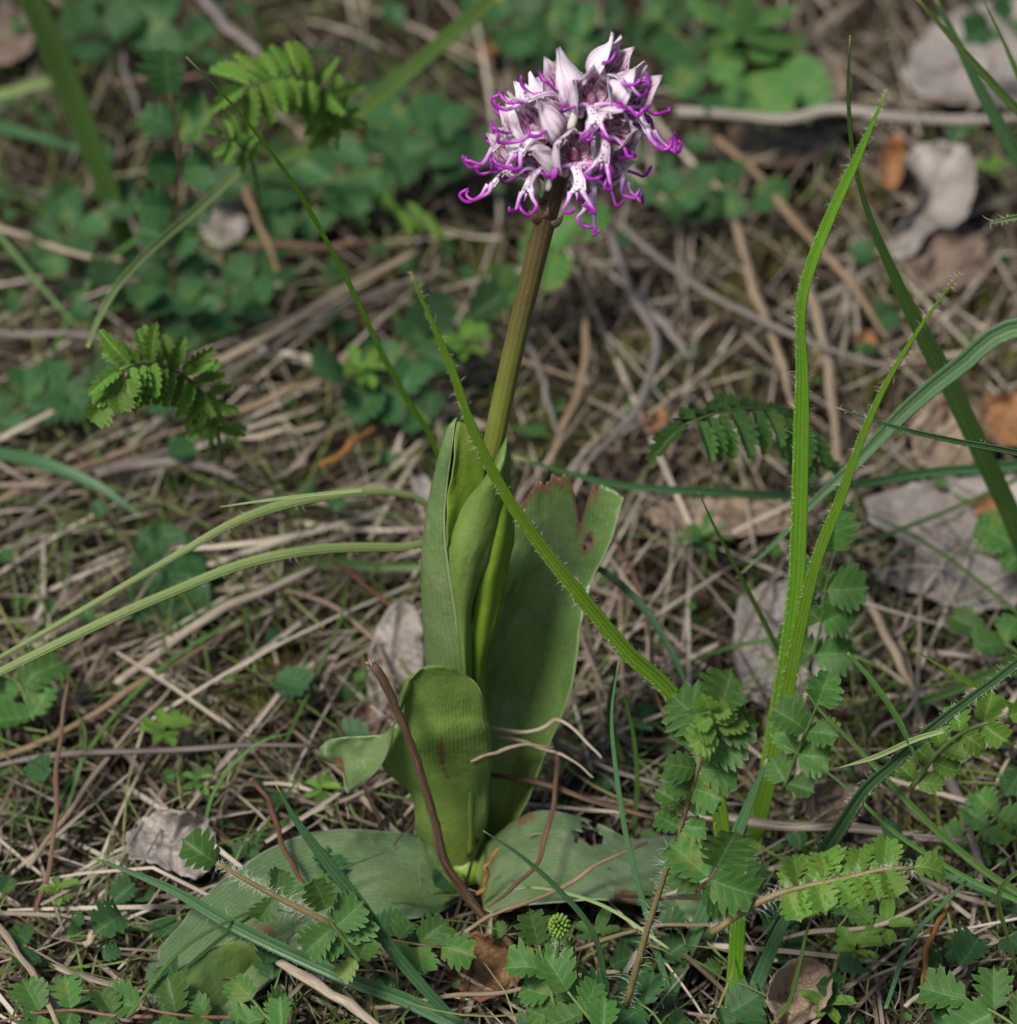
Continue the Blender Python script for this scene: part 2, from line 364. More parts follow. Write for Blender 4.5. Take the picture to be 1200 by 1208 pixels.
# ------------------------------------------------------------------ ribbons (many blades in one mesh)
def ribbons(Pn, Wn, nrm, fold=.25):
    """Pn (N,S,3), Wn (N,S) full widths, nrm (N,3) -> V,F,uv; cross-section is a shallow V of three points"""
    N, S, _ = Pn.shape
    T = norm(np.gradient(Pn, axis=1)); side = norm(np.cross(T, nrm[:, None, :])); up = np.cross(side, T)
    hw = (Wn / 2)[..., None]
    V = np.stack([Pn - side * hw + up * hw * fold, Pn - up * hw * fold, Pn + side * hw + up * hw * fold], 2).reshape(-1, 3)
    i = np.arange(N)[:, None, None] * (S * 3) + np.arange(S - 1)[None, :, None] * 3 + np.arange(2)[None, None, :]
    F = np.stack([i, i + 1, i + 4, i + 3], -1).reshape(-1, 4)
    uv = np.stack(np.broadcast_arrays(np.linspace(0, 1, S)[None, :, None], np.array([0., .5, 1.])[None, None, :], np.zeros((N, 1, 1)))[:2], -1).reshape(-1, 2)
    return V, F, uv
def mk_big(name, V, F, mat, uv, kind='stuff', parent=None, smooth=True):
    me = bpy.data.meshes.new(name); k = F.shape[1]
    me.vertices.add(len(V)); me.vertices.foreach_set('co', V.astype(np.float32).ravel())
    me.loops.add(F.size); me.loops.foreach_set('vertex_index', F.astype(np.int32).ravel())
    me.polygons.add(len(F)); me.polygons.foreach_set('loop_start', np.arange(0, F.size, k, dtype=np.int32))
    me.polygons.foreach_set('loop_total', np.full(len(F), k, dtype=np.int32))
    me.polygons.foreach_set('use_smooth', np.full(len(F), smooth))
    l = me.uv_layers.new(name='UVMap'); l.data.foreach_set('uv', uv.astype(np.float32)[F.ravel()].ravel())
    me.materials.append(mat); me.update(); me.validate()
    o = bpy.data.objects.new(name, me); COL.objects.link(o); o['kind'] = kind
    if parent: o.parent = parent
    return o
def sc(py): return np.interp(py, [-200, 0, 604, 1208, 1500], [.60, .68, .88, 1.06, 1.12])

def litter(name, N, zlo, zhi, wlo, whi, llo, lhi, mat, label, cat, seed, angf=None, region=(-330, 1530, -170, 1330), keep=None, bend=.5, slope=.006, S=8):
    r = np.random.default_rng(seed)
    cx = r.uniform(region[0], region[1], N); cy = r.uniform(region[2], region[3], N)
    if keep is not None:
        k = keep(cx, cy, r); cx, cy = cx[k], cy[k]; N = len(cx)
    a = r.uniform(0, np.pi, N) if angf is None else angf(cx, cy, r)
    s = sc(cy); L = r.uniform(llo, lhi, N) * s * r.choice([.5, .8, 1.0, 1.25], N); wd = r.uniform(wlo, whi, N) ** 1.0
    t = np.linspace(-.5, .5, S)[None, :]
    c = r.normal(0, bend, N)[:, None]; kink = (r.random(N) < .25)[:, None] * r.normal(0, .6, N)[:, None]; kp = r.uniform(-.3, .3, N)[:, None]
    ang = a[:, None] + c * t + kink * (t > kp)
    dx = np.cos(ang) * L[:, None] / (S - 1); dy = -np.sin(ang) * L[:, None] / (S - 1)
    X = cx[:, None] + np.cumsum(dx, 1) - dx.sum(1, keepdims=True) / 2; Y = cy[:, None] + np.cumsum(dy, 1) - dy.sum(1, keepdims=True) / 2
    z = r.uniform(zlo, zhi, N)[:, None] + r.normal(0, slope, N)[:, None] * t + .003 * np.sin(t * 5 + r.uniform(0, 6, N)[:, None]) * (L[:, None] / 150)
    P = PZ(X, Y, z)
    prof = np.interp(np.linspace(0, 1, S), [0, .1, .85, 1], [.7, 1, .8, .15])[None, :]
    W = (wd / 4490)[:, None] * prof
    n = norm(np.stack([r.normal(0, .5, N), r.normal(-.25, .5, N), np.ones(N)], -1))
    V, F, uv = ribbons(P, W, n, r.uniform(.2, .7))
    o = mk_big(name, V, F, mat, uv); return tag(o, label, cat)
def ang_straw(cx, cy, r):
    n = len(cx); base = r.uniform(0, np.pi, n)
    left = (cx < 520) & (cy > 330) & (cy < 800); lowl = (cx < 560) & (cy >= 800); right = (cx >= 640)
    a = np.where(left & (r.random(n) < .8), r.normal(R(21), R(13), n), base)
    a = np.where(lowl & (r.random(n) < .6), r.choice([R(5), R(60), R(-30)], n) + r.normal(0, R(14), n), a)
    a = np.where(right & (r.random(n) < .6), r.choice([R(115), R(70), R(-42), R(35), R(5)], n) + r.normal(0, R(14), n), a)
    return a
litter('dry_straw', 3300, -.013, -.001, 3.5, 9.5, 110, 340, M['straw_old_shaded'], 'deep mat of dry grey-brown grass straw covering the soil', 'straw', 11, ang_straw)
def on_leaves(x, y): return (x > 230) & (x < 880) & (y > 965) & (y < 1100)
def keep_top(cx, cy, r):
    p = np.where((cx < 520) & (cy > 330), 1.15, np.where(cx > 620, .75, .45)); p = np.where((cx < 400) & (cy < 330), .3, p); p = np.where(on_leaves(cx, cy), 0, p)
    cl = np.array([noise.noise(Vector((x * .011, y * .016, 4.))) for x, y in zip(cx, cy)]); p = p * np.clip(.85 + 1.5 * cl, .25, 1.3)
    return r.random(len(cx)) < p
litter('dry_straw', 3500, -.003, .010, 2.6, 8.0, 150, 480, M['straw_mix'], 'loose upper layer of dry tan grass straw lying on the mat', 'straw', 12, ang_straw, keep=keep_top, bend=.3)
litter('straw_fibres', 1700, -.002, .010, 1.0, 2.6, 50, 180, M['straw_mix'], 'thin curling dry fibres caught in the straw mat', 'straw', 13, keep=lambda x, y, r: (r.random(len(x)) < .9) & ~on_leaves(x, y), bend=1.3)
def keep_green(cx, cy, r):
    p = np.where((cy > 850) | (cx < 520), .95, .5); p = np.where((cx > 620) & (cy < 560), .18, p); p = np.where(on_leaves(cx, cy), 0.03, p); return r.random(len(cx)) < p
litter('fine_grass', 3600, -.004, .014, 1.6, 4.2, 70, 260, M['grass_fine'], 'thin green grass blades growing through the straw', 'grass', 14, keep=keep_green, bend=.9, slope=.012)

litter('litter_crumbs', 5200, -.008, .005, 2.0, 6.5, 8, 34, M['straw_old_shaded'], 'small broken crumbs and chips of dead plants between the straws', 'litter', 15, bend=.8, S=4)
def outside(x, y, r=None): return (x < -280) | (x > 1480) | (y < -130) | (y > 1290)
litter('outer_straw', 8000, -.012, .008, 3.5, 9.0, 140, 420, M['straw_mix'], 'dry grass straw continuing over the ground around the orchid', 'straw', 16, ang_straw, (-1300, 2500, -620, 1700), outside)
litter('outer_grass', 2600, -.004, .016, 2.0, 5.0, 80, 260, M['grass_fine'], 'thin green grass continuing over the ground around the orchid', 'grass', 17, None, (-1300, 2500, -620, 1700), outside, .9, .012)
# ------------------------------------------------------------------ toothed leaflet templates (shared meshes)
def leaflet_mesh(name, teeth=5, wid=.42, fold=.25, droop=.2, cup=.1, notch=.2, seed=0, obov=.0):
    r = random.Random(seed); rows = teeth * 3 + 2; us = [-1, -.62, -.3, 0, .3, .62, 1]; V = []; uv = []
    ts = [r.uniform(.8, 1.2) for _ in range(2 * rows)]; bend = r.uniform(-.12, .12); asym = r.uniform(.88, 1.12)
    for i in range(rows):
        t = i / (rows - 1)
        tt = t ** (1 + obov)
        w0 = wid * (math.sin(math.pi * min(1, (tt * .84 + .14))) ** .7) if i else .02
        k = i % 3                      # 0 notch, 1 rising, 2 tooth tip
        for u in us:
            au = abs(u); a3 = au ** 2.5; jt = ts[i + (rows if u > 0 else 0)]
            f = {0: -1.25, 1: .25, 2: 1.0}[k] * notch * jt
            w_ = w0 * (1 + f * a3) * (asym if u > 0 else 1 / asym)
            y = t * (1 - .2 * (1 - t)) + .13 * au * math.sin(math.pi * min(t * .9 + .1, 1)) + {0: -.02, 1: -.01, 2: .05}[k] * a3
            if i == rows - 1: y -= .13 * au
            x = u * w_ + bend * t * t
            z = fold * au * w_ - droop * t * t + cup * math.sin(t * 3.1) * .3 + (.018, .0, -.018)[k] * (au ** .8) * (0 < i < rows - 1) + .03 * noise.noise(Vector((x * 3, t * 3, seed * 2.)))
            V.append((x, y, z)); uv.append((u * .5 + .5, t))
    me = bpy.data.meshes.new(name); me.from_pydata(V, [], grid_faces(rows, len(us)))
    l = me.uv_layers.new(name='UVMap'); vi = [lp.vertex_index for lp in me.loops]
    l.data.foreach_set('uv', np.array(uv, np.float32)[vi].ravel()); me.polygons.foreach_set('use_smooth', [True] * len(me.polygons))
    return me
TEMPL = {}
def leaflet_templates(matkey, kind='burnet'):
    k = (matkey, kind)
    if k not in TEMPL:
        out = []
        for s in range(14 if kind == 'burnet' else 7):
            rr = random.Random(s * 13 + 5)
            if kind == 'burnet': me = leaflet_mesh('leaflet', 4 + s % 2, rr.uniform(.38, .52), rr.uniform(.0, .8), rr.uniform(-.1, .45), rr.uniform(-.3, .4), rr.uniform(.16, .26), s, rr.uniform(.1, .8))
            elif kind == 'fern': me = leaflet_mesh('leaflet', 6, rr.uniform(.15, .19), rr.uniform(.6, 1.2), rr.uniform(.1, .5), .1, .24, s)
            elif kind == 'round': me = leaflet_mesh('leaflet', 8, rr.uniform(.40, .46), rr.uniform(.1, .3), rr.uniform(.05, .25), .1, .05, s)
            else: me = leaflet_mesh('leaflet', 2, rr.uniform(.13, .17), .3, rr.uniform(-.1, .3), .1, .0, s)
            me.materials.append(M[matkey]); out.append(me)
        TEMPL[k] = out
    return TEMPL[k]
def put_leaflet(parent, p, d, n, size, matkey, kind='burnet', first_wide=1.0, name='leaflet'):
    me = random.choice(leaflet_templates(matkey, kind)); o = bpy.data.objects.new(name, me); COL.objects.link(o)
    d = Vector(d).normalized(); n = Vector(n); x = d.cross(n).normalized(); n = x.cross(d)
    m = Matrix((( x.x, d.x, n.x, 0), (x.y, d.y, n.y, 0), (x.z, d.z, n.z, 0), (0, 0, 0, 1)))
    o.parent = parent
    o.matrix_local = Matrix.Translation(Vector(p) - parent.location) @ m @ Matrix.Diagonal((size * first_wide, size, size, 1))
    return o

def hairs(parent, P, half, count, length, spread_view=True, seed=1):
    """fine hairs standing off both edges of a blade or all round a stalk"""
    r = np.random.default_rng(seed); T = tangents(P); S = norm(np.cross(T, CFn))
    i = r.uniform(0, len(P) - 1.01, count); a = i.astype(int); f = (i - a)[:, None]
    p = P[a] * (1 - f) + P[a + 1] * f; s = S[a] * r.choice([-1, 1], count)[:, None]; h = np.asarray(half)[a] if np.ndim(half) else np.full(count, half)
    p0 = p + s * h[:, None] * r.uniform(.6, 1.0, count)[:, None]
    d = norm(s + r.normal(0, .45, (count, 3)) + T[a] * r.normal(.2, .3, count)[:, None]); L = length * (.35 + r.exponential(.45, count))[:, None]
    p2 = p0 + d * L + T[a] * L * r.normal(0, .3, (count, 1)); p1 = (p0 + p2) / 2 + T[a] * L * .15
    Pn = np.stack([p0, p1, p2], 1); W = np.tile(np.array([.00007, .00005, .00002]), (count, 1))
    V, F, uv = ribbons(Pn, W, np.tile(-CFn, (count, 1)), .3)
    V = V - np.array(parent.matrix_world.translation)
    return mk_big('hairs', V, F, M['hair'], uv, 'stuff', parent)

def sprig(name, label, pts, h, pairs, lsize, matkey='burnet', kind='burnet', N=(0, -.45, .9), stalk='stalk_green', hairy=False, t0=.25, s0=.8, s1=1., ang=65, group='toothed burnet leaves among the straw', cat='leaf', droop=0., terminal=True, stw=2.0, seed=None, fan=None, cluster=1.0):
    if seed is not None: random.seed(seed)
    P = place(pts, h, 16); e = empty(name, Vector(P[0]), label, cat, group)
    rad = np.interp(np.linspace(0, 1, 16), [0, 1], [stw, stw * .55]) / 4490 / 2 * 1.2
    V, F, uv = tube_arr(P - P[0], rad, 6); mk('stalk', V, F, M[stalk], e, uv)
    if hairy: hairs(e, P, .0004, 420, .0026, seed=len(label))
    T = tangents(P); dist = float(depth(P[-1]))
    base = lsize / FPX * dist; Nn = np.array(N, float)
    for k in range(pairs):
        f = t0 + (1 - t0) * ((k / pairs) ** cluster) if pairs > 1 else .6
        i = min(15, int(f * 15)); s = base * (s0 + (s1 - s0) * k / max(1, pairs - 1))
        for sg in (-1, 1):
            nj = norm(Nn + np.array([random.gauss(0, .18), random.gauss(0, .18), random.gauss(0, .12)]))
            side = norm(np.cross(T[i], nj)) * sg; al = R(ang + random.gauss(0, 9))
            d = side * math.sin(al) + T[i] * math.cos(al) - np.array([0, 0, droop * random.uniform(.7, 1.3)]) + nj * random.uniform(-.05, .2)
            put_leaflet(e, P[i] + side * .0004, d, nj, s * random.uniform(.88, 1.12), matkey, kind)
    if terminal:
        d = T[-1] + np.array([0, 0, -droop * .6]); put_leaflet(e, P[-1], d, norm(Nn + np.array([random.gauss(0, .15), 0, 0])), base * s1 * 1.05, matkey, kind)
    return e

# ------------------------------------------------------------------ single blades, straws
def blade(label, pts, wpx, h, mat='blade', prof=(.75, 1, 1, .8, .05), hairy=0, roll=0.2, n=34, name='grass_blade', cat='grass blade', group='long green grass blades around the orchid', hl=.0011, keel=.35):
    P = place(pts, h, n); T = tangents(P)
    view = norm(CAMn - P); rl = roll if isinstance(roll, (int, float)) else 0
    S0 = norm(np.cross(T, view)); U0 = norm(np.cross(S0, T))
    th = rl + .25 * np.sin(np.linspace(0, 3, n)); S = S0 * np.cos(th)[:, None] + U0 * np.sin(th)[:, None]; U = norm(np.cross(S, T))
    hw = wpx / FPX * depth(P) / 2 * np.interp(np.linspace(0, 1, n), np.linspace(0, 1, len(prof)), prof) / max(.6, math.cos(rl))
    us = np.array([-1, -.66, -.33, 0, .33, .66, 1.]); pf = np.array([.9, .42, .2, -.1, .2, .42, .9]) * keel
    V = P[:, None, :] + S[:, None, :] * (us[None, :, None] * hw[:, None, None]) + U[:, None, :] * (pf[None, :, None] * hw[:, None, None])
    o0 = P[0].copy(); V = V.reshape(-1, 3) - o0
    uv = np.stack(np.broadcast_arrays(np.linspace(0, 1, n)[:, None], (us * .5 + .5)[None, :]), -1).reshape(-1, 2)
    o = mk(name, V, grid_faces(n, 7), M[mat], None, uv); o.location = o0; o.matrix_world = Matrix.Translation(o0)
    sm = o.modifiers.new('thickness', 'SOLIDIFY'); sm.thickness = .00022; sm.offset = 0
    tag(o, label, cat, group)
    if hairy: hairs(o, P, hw, hairy, hl, seed=len(label))
    return o
def straw(label, pts, wpx, z, mat='straw_tan', name='dry_stalk', cat='dry stalk', group='dry grass stalks lying in the litter', taper=(.9, 1, 1, .9, .55), flat=.6):
    h = z if isinstance(z, tuple) else ('z', z, z + random.uniform(-.002, .003), random.uniform(0, .003))
    n = 22; P = place(pts, h, n); rr = random.Random(len(label) * 7 + int(pts[0][0]))
    ph = rr.uniform(0, 6); tt = np.linspace(0, 1, n)
    P[:, 0] += .0006 * np.sin(tt * 9 + ph) + .0003 * np.sin(tt * 23 + ph * 2); P[:, 2] += .0006 * np.sin(tt * 11 + ph * 1.7)
    rad = wpx / FPX * depth(P) / 2 * np.interp(tt, np.linspace(0, 1, len(taper)), taper) * (1 + .10 * np.sin(tt * 17 + ph))
    V, F, uv = tube_arr(P - P[0], rad, 8, True, flat)
    V = V.reshape(n, 8, 3)
    c = V.mean(1, keepdims=True); V = (c + (V - c) * (1 + .16 * np.cos(np.arange(8) * 2.4 + ph)[None, :, None])).reshape(-1, 3)
    o = mk(name, V, F, M[mat], None, uv); o.location = P[0]; return tag(o, label, cat, group)

def dead_leaf(label, poly, z, mat, tilt=(0, 0), curl=.004, jag=.035, seed=1, name='dead_leaf', cat='dead leaf', group='dead leaves lying on the ground', midrib=None, thick=.0004, ridge=.0012):
    """outline traced as a polygon, laid at height z, cupped and crumpled"""
    r = random.Random(seed); poly = np.array(poly, float); c = poly.mean(0)
    loop = crom(np.vstack([poly, poly[:1]]), 73)[:-1]; nb = len(loop); rings = 9
    V = []; uv = []; stn = []
    for k in range(rings + 1):
        f = k / rings
        for i in range(nb):
            j = 1 + (jag * (r.random() - .5) * 2 if k == rings else 0) + (jag * .8 * math.sin(i * 1.3) if k >= rings - 1 else 0)
            p = c + (loop[i] - c) * f * j; q = p - c
            sx, sy = q[0] / 120., q[1] / 90.
            zz = z + tilt[0] * sx - tilt[1] * sy + curl * 1.3 * (f ** 3) * (.4 + .9 * noise.noise(Vector((math.cos(i / nb * 6.28) * 1.5, math.sin(i / nb * 6.28) * 1.5, seed * 3.1)))) + .0022 * noise.noise(Vector((p[0] * .022, p[1] * .03, seed))) + .0008 * noise.noise(Vector((p[0] * .08, p[1] * .1, seed)))
            m = 0.
            if midrib is not None:
                a = np.array(midrib[0], float); b = np.array(midrib[1], float); ab = b - a
                s_ = np.dot(p - a, ab) / np.dot(ab, ab); dperp = abs(np.cross(ab, p - a)) / np.linalg.norm(ab)
                zz += ridge * math.exp(-dperp / 4.) + .0004 * math.cos((s_ * 40 - dperp * .10)); m = max(math.exp(-dperp / 2.0), .75 * max(0., math.cos(s_ * 44 - dperp * .11)) ** 14)
            V.append(PZ(p[0], p[1], max(zz, -.006))); uv.append((i / nb, f)); stn.append(m)
    V = np.array(V); o0 = V.mean(0)
    o = mk(name, V - o0, grid_faces(rings + 1, nb, 0, True), M[mat], None, uv, stain=stn); o.location = o0
    s = o.modifiers.new('thickness', 'SOLIDIFY'); s.thickness = thick; s.offset = -1
    return tag(o, label, cat, group)

# ------------------------------------------------------------------ the orchid
orchid = empty('orchid', Vector((0, 0, 0)), 'flowering monkey orchid with pink-white and purple head on a tall stem', 'orchid')
orchid['label'] = 'orchid with a purple and white flower head on a tall stem and broad green leaves'
stem_ctl = [(551, 1036), (553, 900), (556, 750), (566, 610), (583, 520), (602, 430), (622, 345), (643, 262), (662, 205), (682, 150), (712, 100), (728, 82)]
q = crom(stem_ctl, 60); STEM = PY(q[:, 0], q[:, 1], np.full(60, .0))
srad = np.interp(q[:, 1], [82, 130, 200, 262, 400, 530, 760, 1036], [.9, 1.5, 2.2, 2.8, 2.7, 2.85, 3.3, 5.0]) * .001
V, F, uv = tube_arr(STEM, srad, 20); mk('stem', V, F, M['stem'], orchid, uv)

def leafrows(rows, mat, nt_=40, nu=17, stain=None, cut=None, name='leaf', parent=orchid, label=None, ripple=.0007, thick=.00028, mode='y', seed=0, tlim=None):
    """rows: ((Lx,Ly,Ld),(Mx,My,Md),(Rx,Ry,Rd)) pixel + depth (y) or height (z)"""
    A = np.array(rows, float); k = len(A)
    D = crom(A.reshape(k, 9) * np.tile([1, 1, 2000], 3), nt_) / np.tile([1, 1, 2000], 3); D = D.reshape(nt_, 3, 3)
    f = PY if mode == 'y' else PZ
    Wp = np.stack([f(D[:, i, 0], D[:, i, 1], D[:, i, 2]) for i in range(3)], 1)
    us = np.linspace(-1, 1, nu); l = us * (us - 1) / 2; m_ = 1 - us ** 2; r_ = us * (us + 1) / 2
    V = Wp[:, 0][:, None] * l[None, :, None] + Wp[:, 1][:, None] * m_[None, :, None] + Wp[:, 2][:, None] * r_[None, :, None]
    ts = np.linspace(0, 1, nt_)
    for i in range(nt_):
        for j in range(nu):
            e = .3 + abs(us[j]) ** 2
            d = ripple * e * (noise.noise(Vector((us[j] * 1.6, ts[i] * 7, seed * 5.))) * 2 + .5 * noise.noise(Vector((us[j] * 5, ts[i] * 20, seed * 5. + 9))))
            V[i, j] += -CFn * d * 1.2 + np.array([d * .4, 0, 0])
    T = np.stack(np.broadcast_arrays(us[None, :], ts[:, None]), -1).copy()
    if tlim:
        for j in range(nu):
            nt2 = ts * tlim(us[j])
            V[:, j] = np.stack([np.interp(nt2, ts, V[:, j, c]) for c in range(3)], -1); T[:, j, 1] = nt2
    F = grid_faces(nt_, nu)
    if cut: F = [fc for fc in F if not cut(*(T.reshape(-1, 2)[list(fc)].mean(0)))]
    uv = T.reshape(-1, 2) * np.array([.5, 1]) + np.array([.5, 0])
    st = [stain(a, b) if stain else 0. for a, b in T.reshape(-1, 2)]
    o = mk(name, V.reshape(-1, 3) - np.array(parent.matrix_world.translation), F, M[mat], parent, uv, stain=st)
    s = o.modifiers.new('thickness', 'SOLIDIFY'); s.thickness = thick; s.offset = 0
    if label: o['label'] = label
    return o
def row(l, m, r): return (l, m, r)
def n2(a, b, s=0.): return noise.noise(Vector((a, b, s)))
# D broad leaf standing behind, ragged brown tip
def tl_D(u):
    v = .985 + .030 * noise.noise(Vector((u * 3.2, 1.7, 0))) + .020 * noise.noise(Vector((u * 11, 4.7, 0))) + .010 * noise.noise(Vector((u * 31, 8.7, 0)))
    v -= .085 * math.exp(-((u - .36) / .10) ** 2) + .03 * math.exp(-((u + .75) / .2) ** 2)
    if u > .62: v = .992 - .05 * max(0, u - .85)
    return min(1., v)
leafrows([((540, 1032, .002), (550, 1034, .004), (560, 1028, .002)),
          ((538, 965, .002), (578, 975, .006), (604, 972, .002)),
          ((546, 905, .006), (598, 915, .009), (638, 908, .003)),
          ((552, 850, .010), (612, 862, .013), (662, 850, .006)),
          ((558, 800, .013), (622, 806, .017), (676, 792, .009)),
          ((572, 740, .017), (632, 736, .020), (684, 735, .013)),
          ((590, 680, .021), (648, 674, .024), (699, 690, .018)),
          ((600, 625, .025), (662, 622, .028), (718, 640, .022)),
          ((606, 585, .027), (662, 558, .031), (740, 580, .025))], 'orchid', 100, 61,
         stain=lambda u, t: (1.3 * math.exp(-max(0., tl_D(u) - t) * (34 + 22 * n2(u * 5, 3.3))) if u < .66 else 0.) + 1.2 * math.exp(-((u - .60) ** 2 * 50 + (t - .86) ** 2 * 900)) + 1.0 * math.exp(-((u - .25) ** 2 * 160 + (t - .33) ** 2 * 1900)) + .7 * math.exp(-((u + .05) ** 2 * 60 + (t - .66) ** 2 * 2600)),
         tlim=lambda u: tl_D(u), cut=lambda u, t: ((u - .60) ** 2 * 5.5 + ((t - .86) * 7.) ** 2 < .022),
         label='broad leaf behind the stem with a ragged brown tip', ripple=.0013, seed=3)
# A folded sheath leaf on the left
leafrows([((556, 1010, -.004), (530, 1000, .000), (548, 1000, .004)),
          ((548, 900, -.012), (512, 900, -.003), (545, 900, .005)),
          ((549, 800, -.014), (503, 792, -.004), (548, 790, .006)),
          ((538, 722, -.014), (499, 718, -.004), (562, 700, .008)),
          ((529, 662, -.013), (500, 662, -.003), (578, 640, .009)),
          ((526, 615, -.012), (507, 610, -.003), (590, 590, .009)),
          ((532, 548, -.010), (518, 557, -.004), (588, 545, .007)),
          ((535, 505, -.006), (529, 512, -.004), (565, 520, .004)),
          ((538, 493, -.004), (538, 493, -.004), (540, 494, -.003))], 'orchid_pale', 56, 21, label='upright grey-green sheath leaf folded round the stem', seed=5)
leafrows([((536, 499, -.0055), (548, 499, -.005), (560, 514, -.0045)),
          ((534, 545, -.0095), (552, 538, -.0075), (576, 545, -.0055)),
          ((527, 600, -.0115), (546, 592, -.0090), (566, 590, -.0070)),
          ((528, 660, -.0125), (540, 650, -.0095), (556, 640, -.0080)),
          ((536, 715, -.0135), (542, 700, -.0110), (552, 700, -.0100))], 'orchid_bright', 30, 13, name='leaf', label='bright inner face of the folded sheath leaf', seed=6)
# C bright leaf edge to the right
leafrows([((548, 1010, -.004), (562, 1010, -.007), (572, 1000, -.003)),
          ((552, 900, -.007), (566, 900, -.010), (580, 890, -.004)),
          ((553, 805, -.008), (562, 806, -.011), (572, 790, -.006)),
          ((555, 750, -.009), (569, 755, -.011), (585, 735, -.006)),
          ((562, 700, -.009), (580, 695, -.010), (597, 680, -.004)),
          ((572, 650, -.008), (592, 640, -.009), (605, 635, -.002)),
          ((584, 600, -.006), (598, 590, -.006), (604, 598, .000)),
          ((596, 545, -.003), (600, 545, -.003), (602, 548, .000))], 'orchid_bright', 44, 13, label='bright yellow-green leaf edge right of the stem', seed=7)
# B front leaf clasping the stem
leafrows([((545, 1010, -.008), (556, 1010, -.012), (566, 1005, -.007)),
          ((546, 900, -.012), (554, 900, -.015), (564, 895, -.010)),
          ((546, 808, -.014), (550, 808, -.017), (556, 800, -.012)),
          ((538, 730, -.014), (547, 733, -.0155), (558, 715, -.011)),
          ((530, 668, -.013), (552, 672, -.0150), (576, 655, -.009)),
          ((532, 628, -.011), (560, 632, -.0130), (590, 600, -.007)),
          ((548, 594, -.009), (577, 588, -.0105), (601, 566, -.005)),
          ((572, 562, -.007), (590, 552, -.010), (601, 534, -.004)),
          ((598, 516, -.004), (598, 516, -.004), (598, 516, -.003))], 'orchid_mid', 54, 19, label='mid-green leaf wrapped round the lower stem', seed=8)
# E bulging leaf in front with its tip bent over to the left
leafrows([((528, 1028, -.006), (548, 1036, -.010), (562, 1026, -.006)),
          ((493, 983, -.008), (532, 992, -.013), (572, 980, -.009)),
          ((484, 936, -.011), (532, 940, -.0150), (576, 934, -.010)),
          ((452, 908, -.013), (516, 902, -.0180), (579, 903, -.013)),
          ((456, 884, -.015), (514, 868, -.0220), (579, 872, -.016)),
          ((472, 842, -.018), (516, 836, -.0215), (574, 846, -.017)),
          ((479, 812, -.021), (522, 809, -.0215), (566, 816, -.018)),
          ((482, 802, -.022), (518, 794, -.0220), (557, 802, -.0185)),
          ((491, 791, -.0225), (520, 785, -.0225), (548, 796, -.0195))], 'orchid_mid', 48, 21, label='broad bulging leaf in front of the stem', ripple=.0008, seed=9,
         stain=lambda u, t: .30 + n2(u * 5, t * 8, 4) if ((u - .1) ** 2 + (t - .6) ** 2) < .02 else 0)
leafrows([((489, 794, -.021), (484, 797, -.023), (480, 801, -.022)),
          ((480, 822, -.022), (475, 824, -.024), (471, 826, -.022)),
          ((469, 848, -.022), (466, 854, -.025), (464, 862, -.023)),
          ((456, 864, -.021), (457, 876, -.0235), (457, 890, -.025)),
          ((438, 868, -.021), (437, 888, -.0215), (437, 918, -.025)),
          ((420, 869, -.021), (417, 893, -.0215), (411, 936, -.026)),
          ((405, 870, -.021), (402, 885, -.0205), (404, 908, -.024)),
          ((388, 874, -.021), (386, 886, -.023), (388, 899, -.023)),
          ((377, 882, -.021), (377, 886, -.022), (378, 893, -.022))], 'orchid_pale', 44, 13, label='grey-green leaf tip bent over to the left', seed=10, ripple=.0006,
         stain=lambda u, t: 1.2 * math.exp(-((u - .75) ** 2 * 9 + (t - .85) ** 2 * 180)))
# H lying leaf to the right, G lying leaf to the left (heights z)
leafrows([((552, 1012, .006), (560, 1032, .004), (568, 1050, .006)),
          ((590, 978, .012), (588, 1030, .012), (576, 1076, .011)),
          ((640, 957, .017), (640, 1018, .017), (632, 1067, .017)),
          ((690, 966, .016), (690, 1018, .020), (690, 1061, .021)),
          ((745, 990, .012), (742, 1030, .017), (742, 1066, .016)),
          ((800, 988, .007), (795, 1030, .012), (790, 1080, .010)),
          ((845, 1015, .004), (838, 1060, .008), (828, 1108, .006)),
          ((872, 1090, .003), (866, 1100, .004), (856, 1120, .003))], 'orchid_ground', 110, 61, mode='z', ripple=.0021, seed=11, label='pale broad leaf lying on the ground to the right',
         cut=lambda u, t: ((u + .68) ** 2 + ((t - .42) * 4.6) ** 2 < .042 * (1 + 2.2 * n2(u * 6, t * 34))) or (u < -.8 and abs(t - .435 - .02 * n2(u * 9, 2.)) < .012), stain=lambda u, t: .9 * math.exp(-((u + .62) ** 2 * 14 + (t - .42) ** 2 * 420)) + (.9 if (u > .6 and .50 < t < .58) else 0) + max(0, 1.1 - abs(t - .2) * 12) * (u < -.8) * .8)
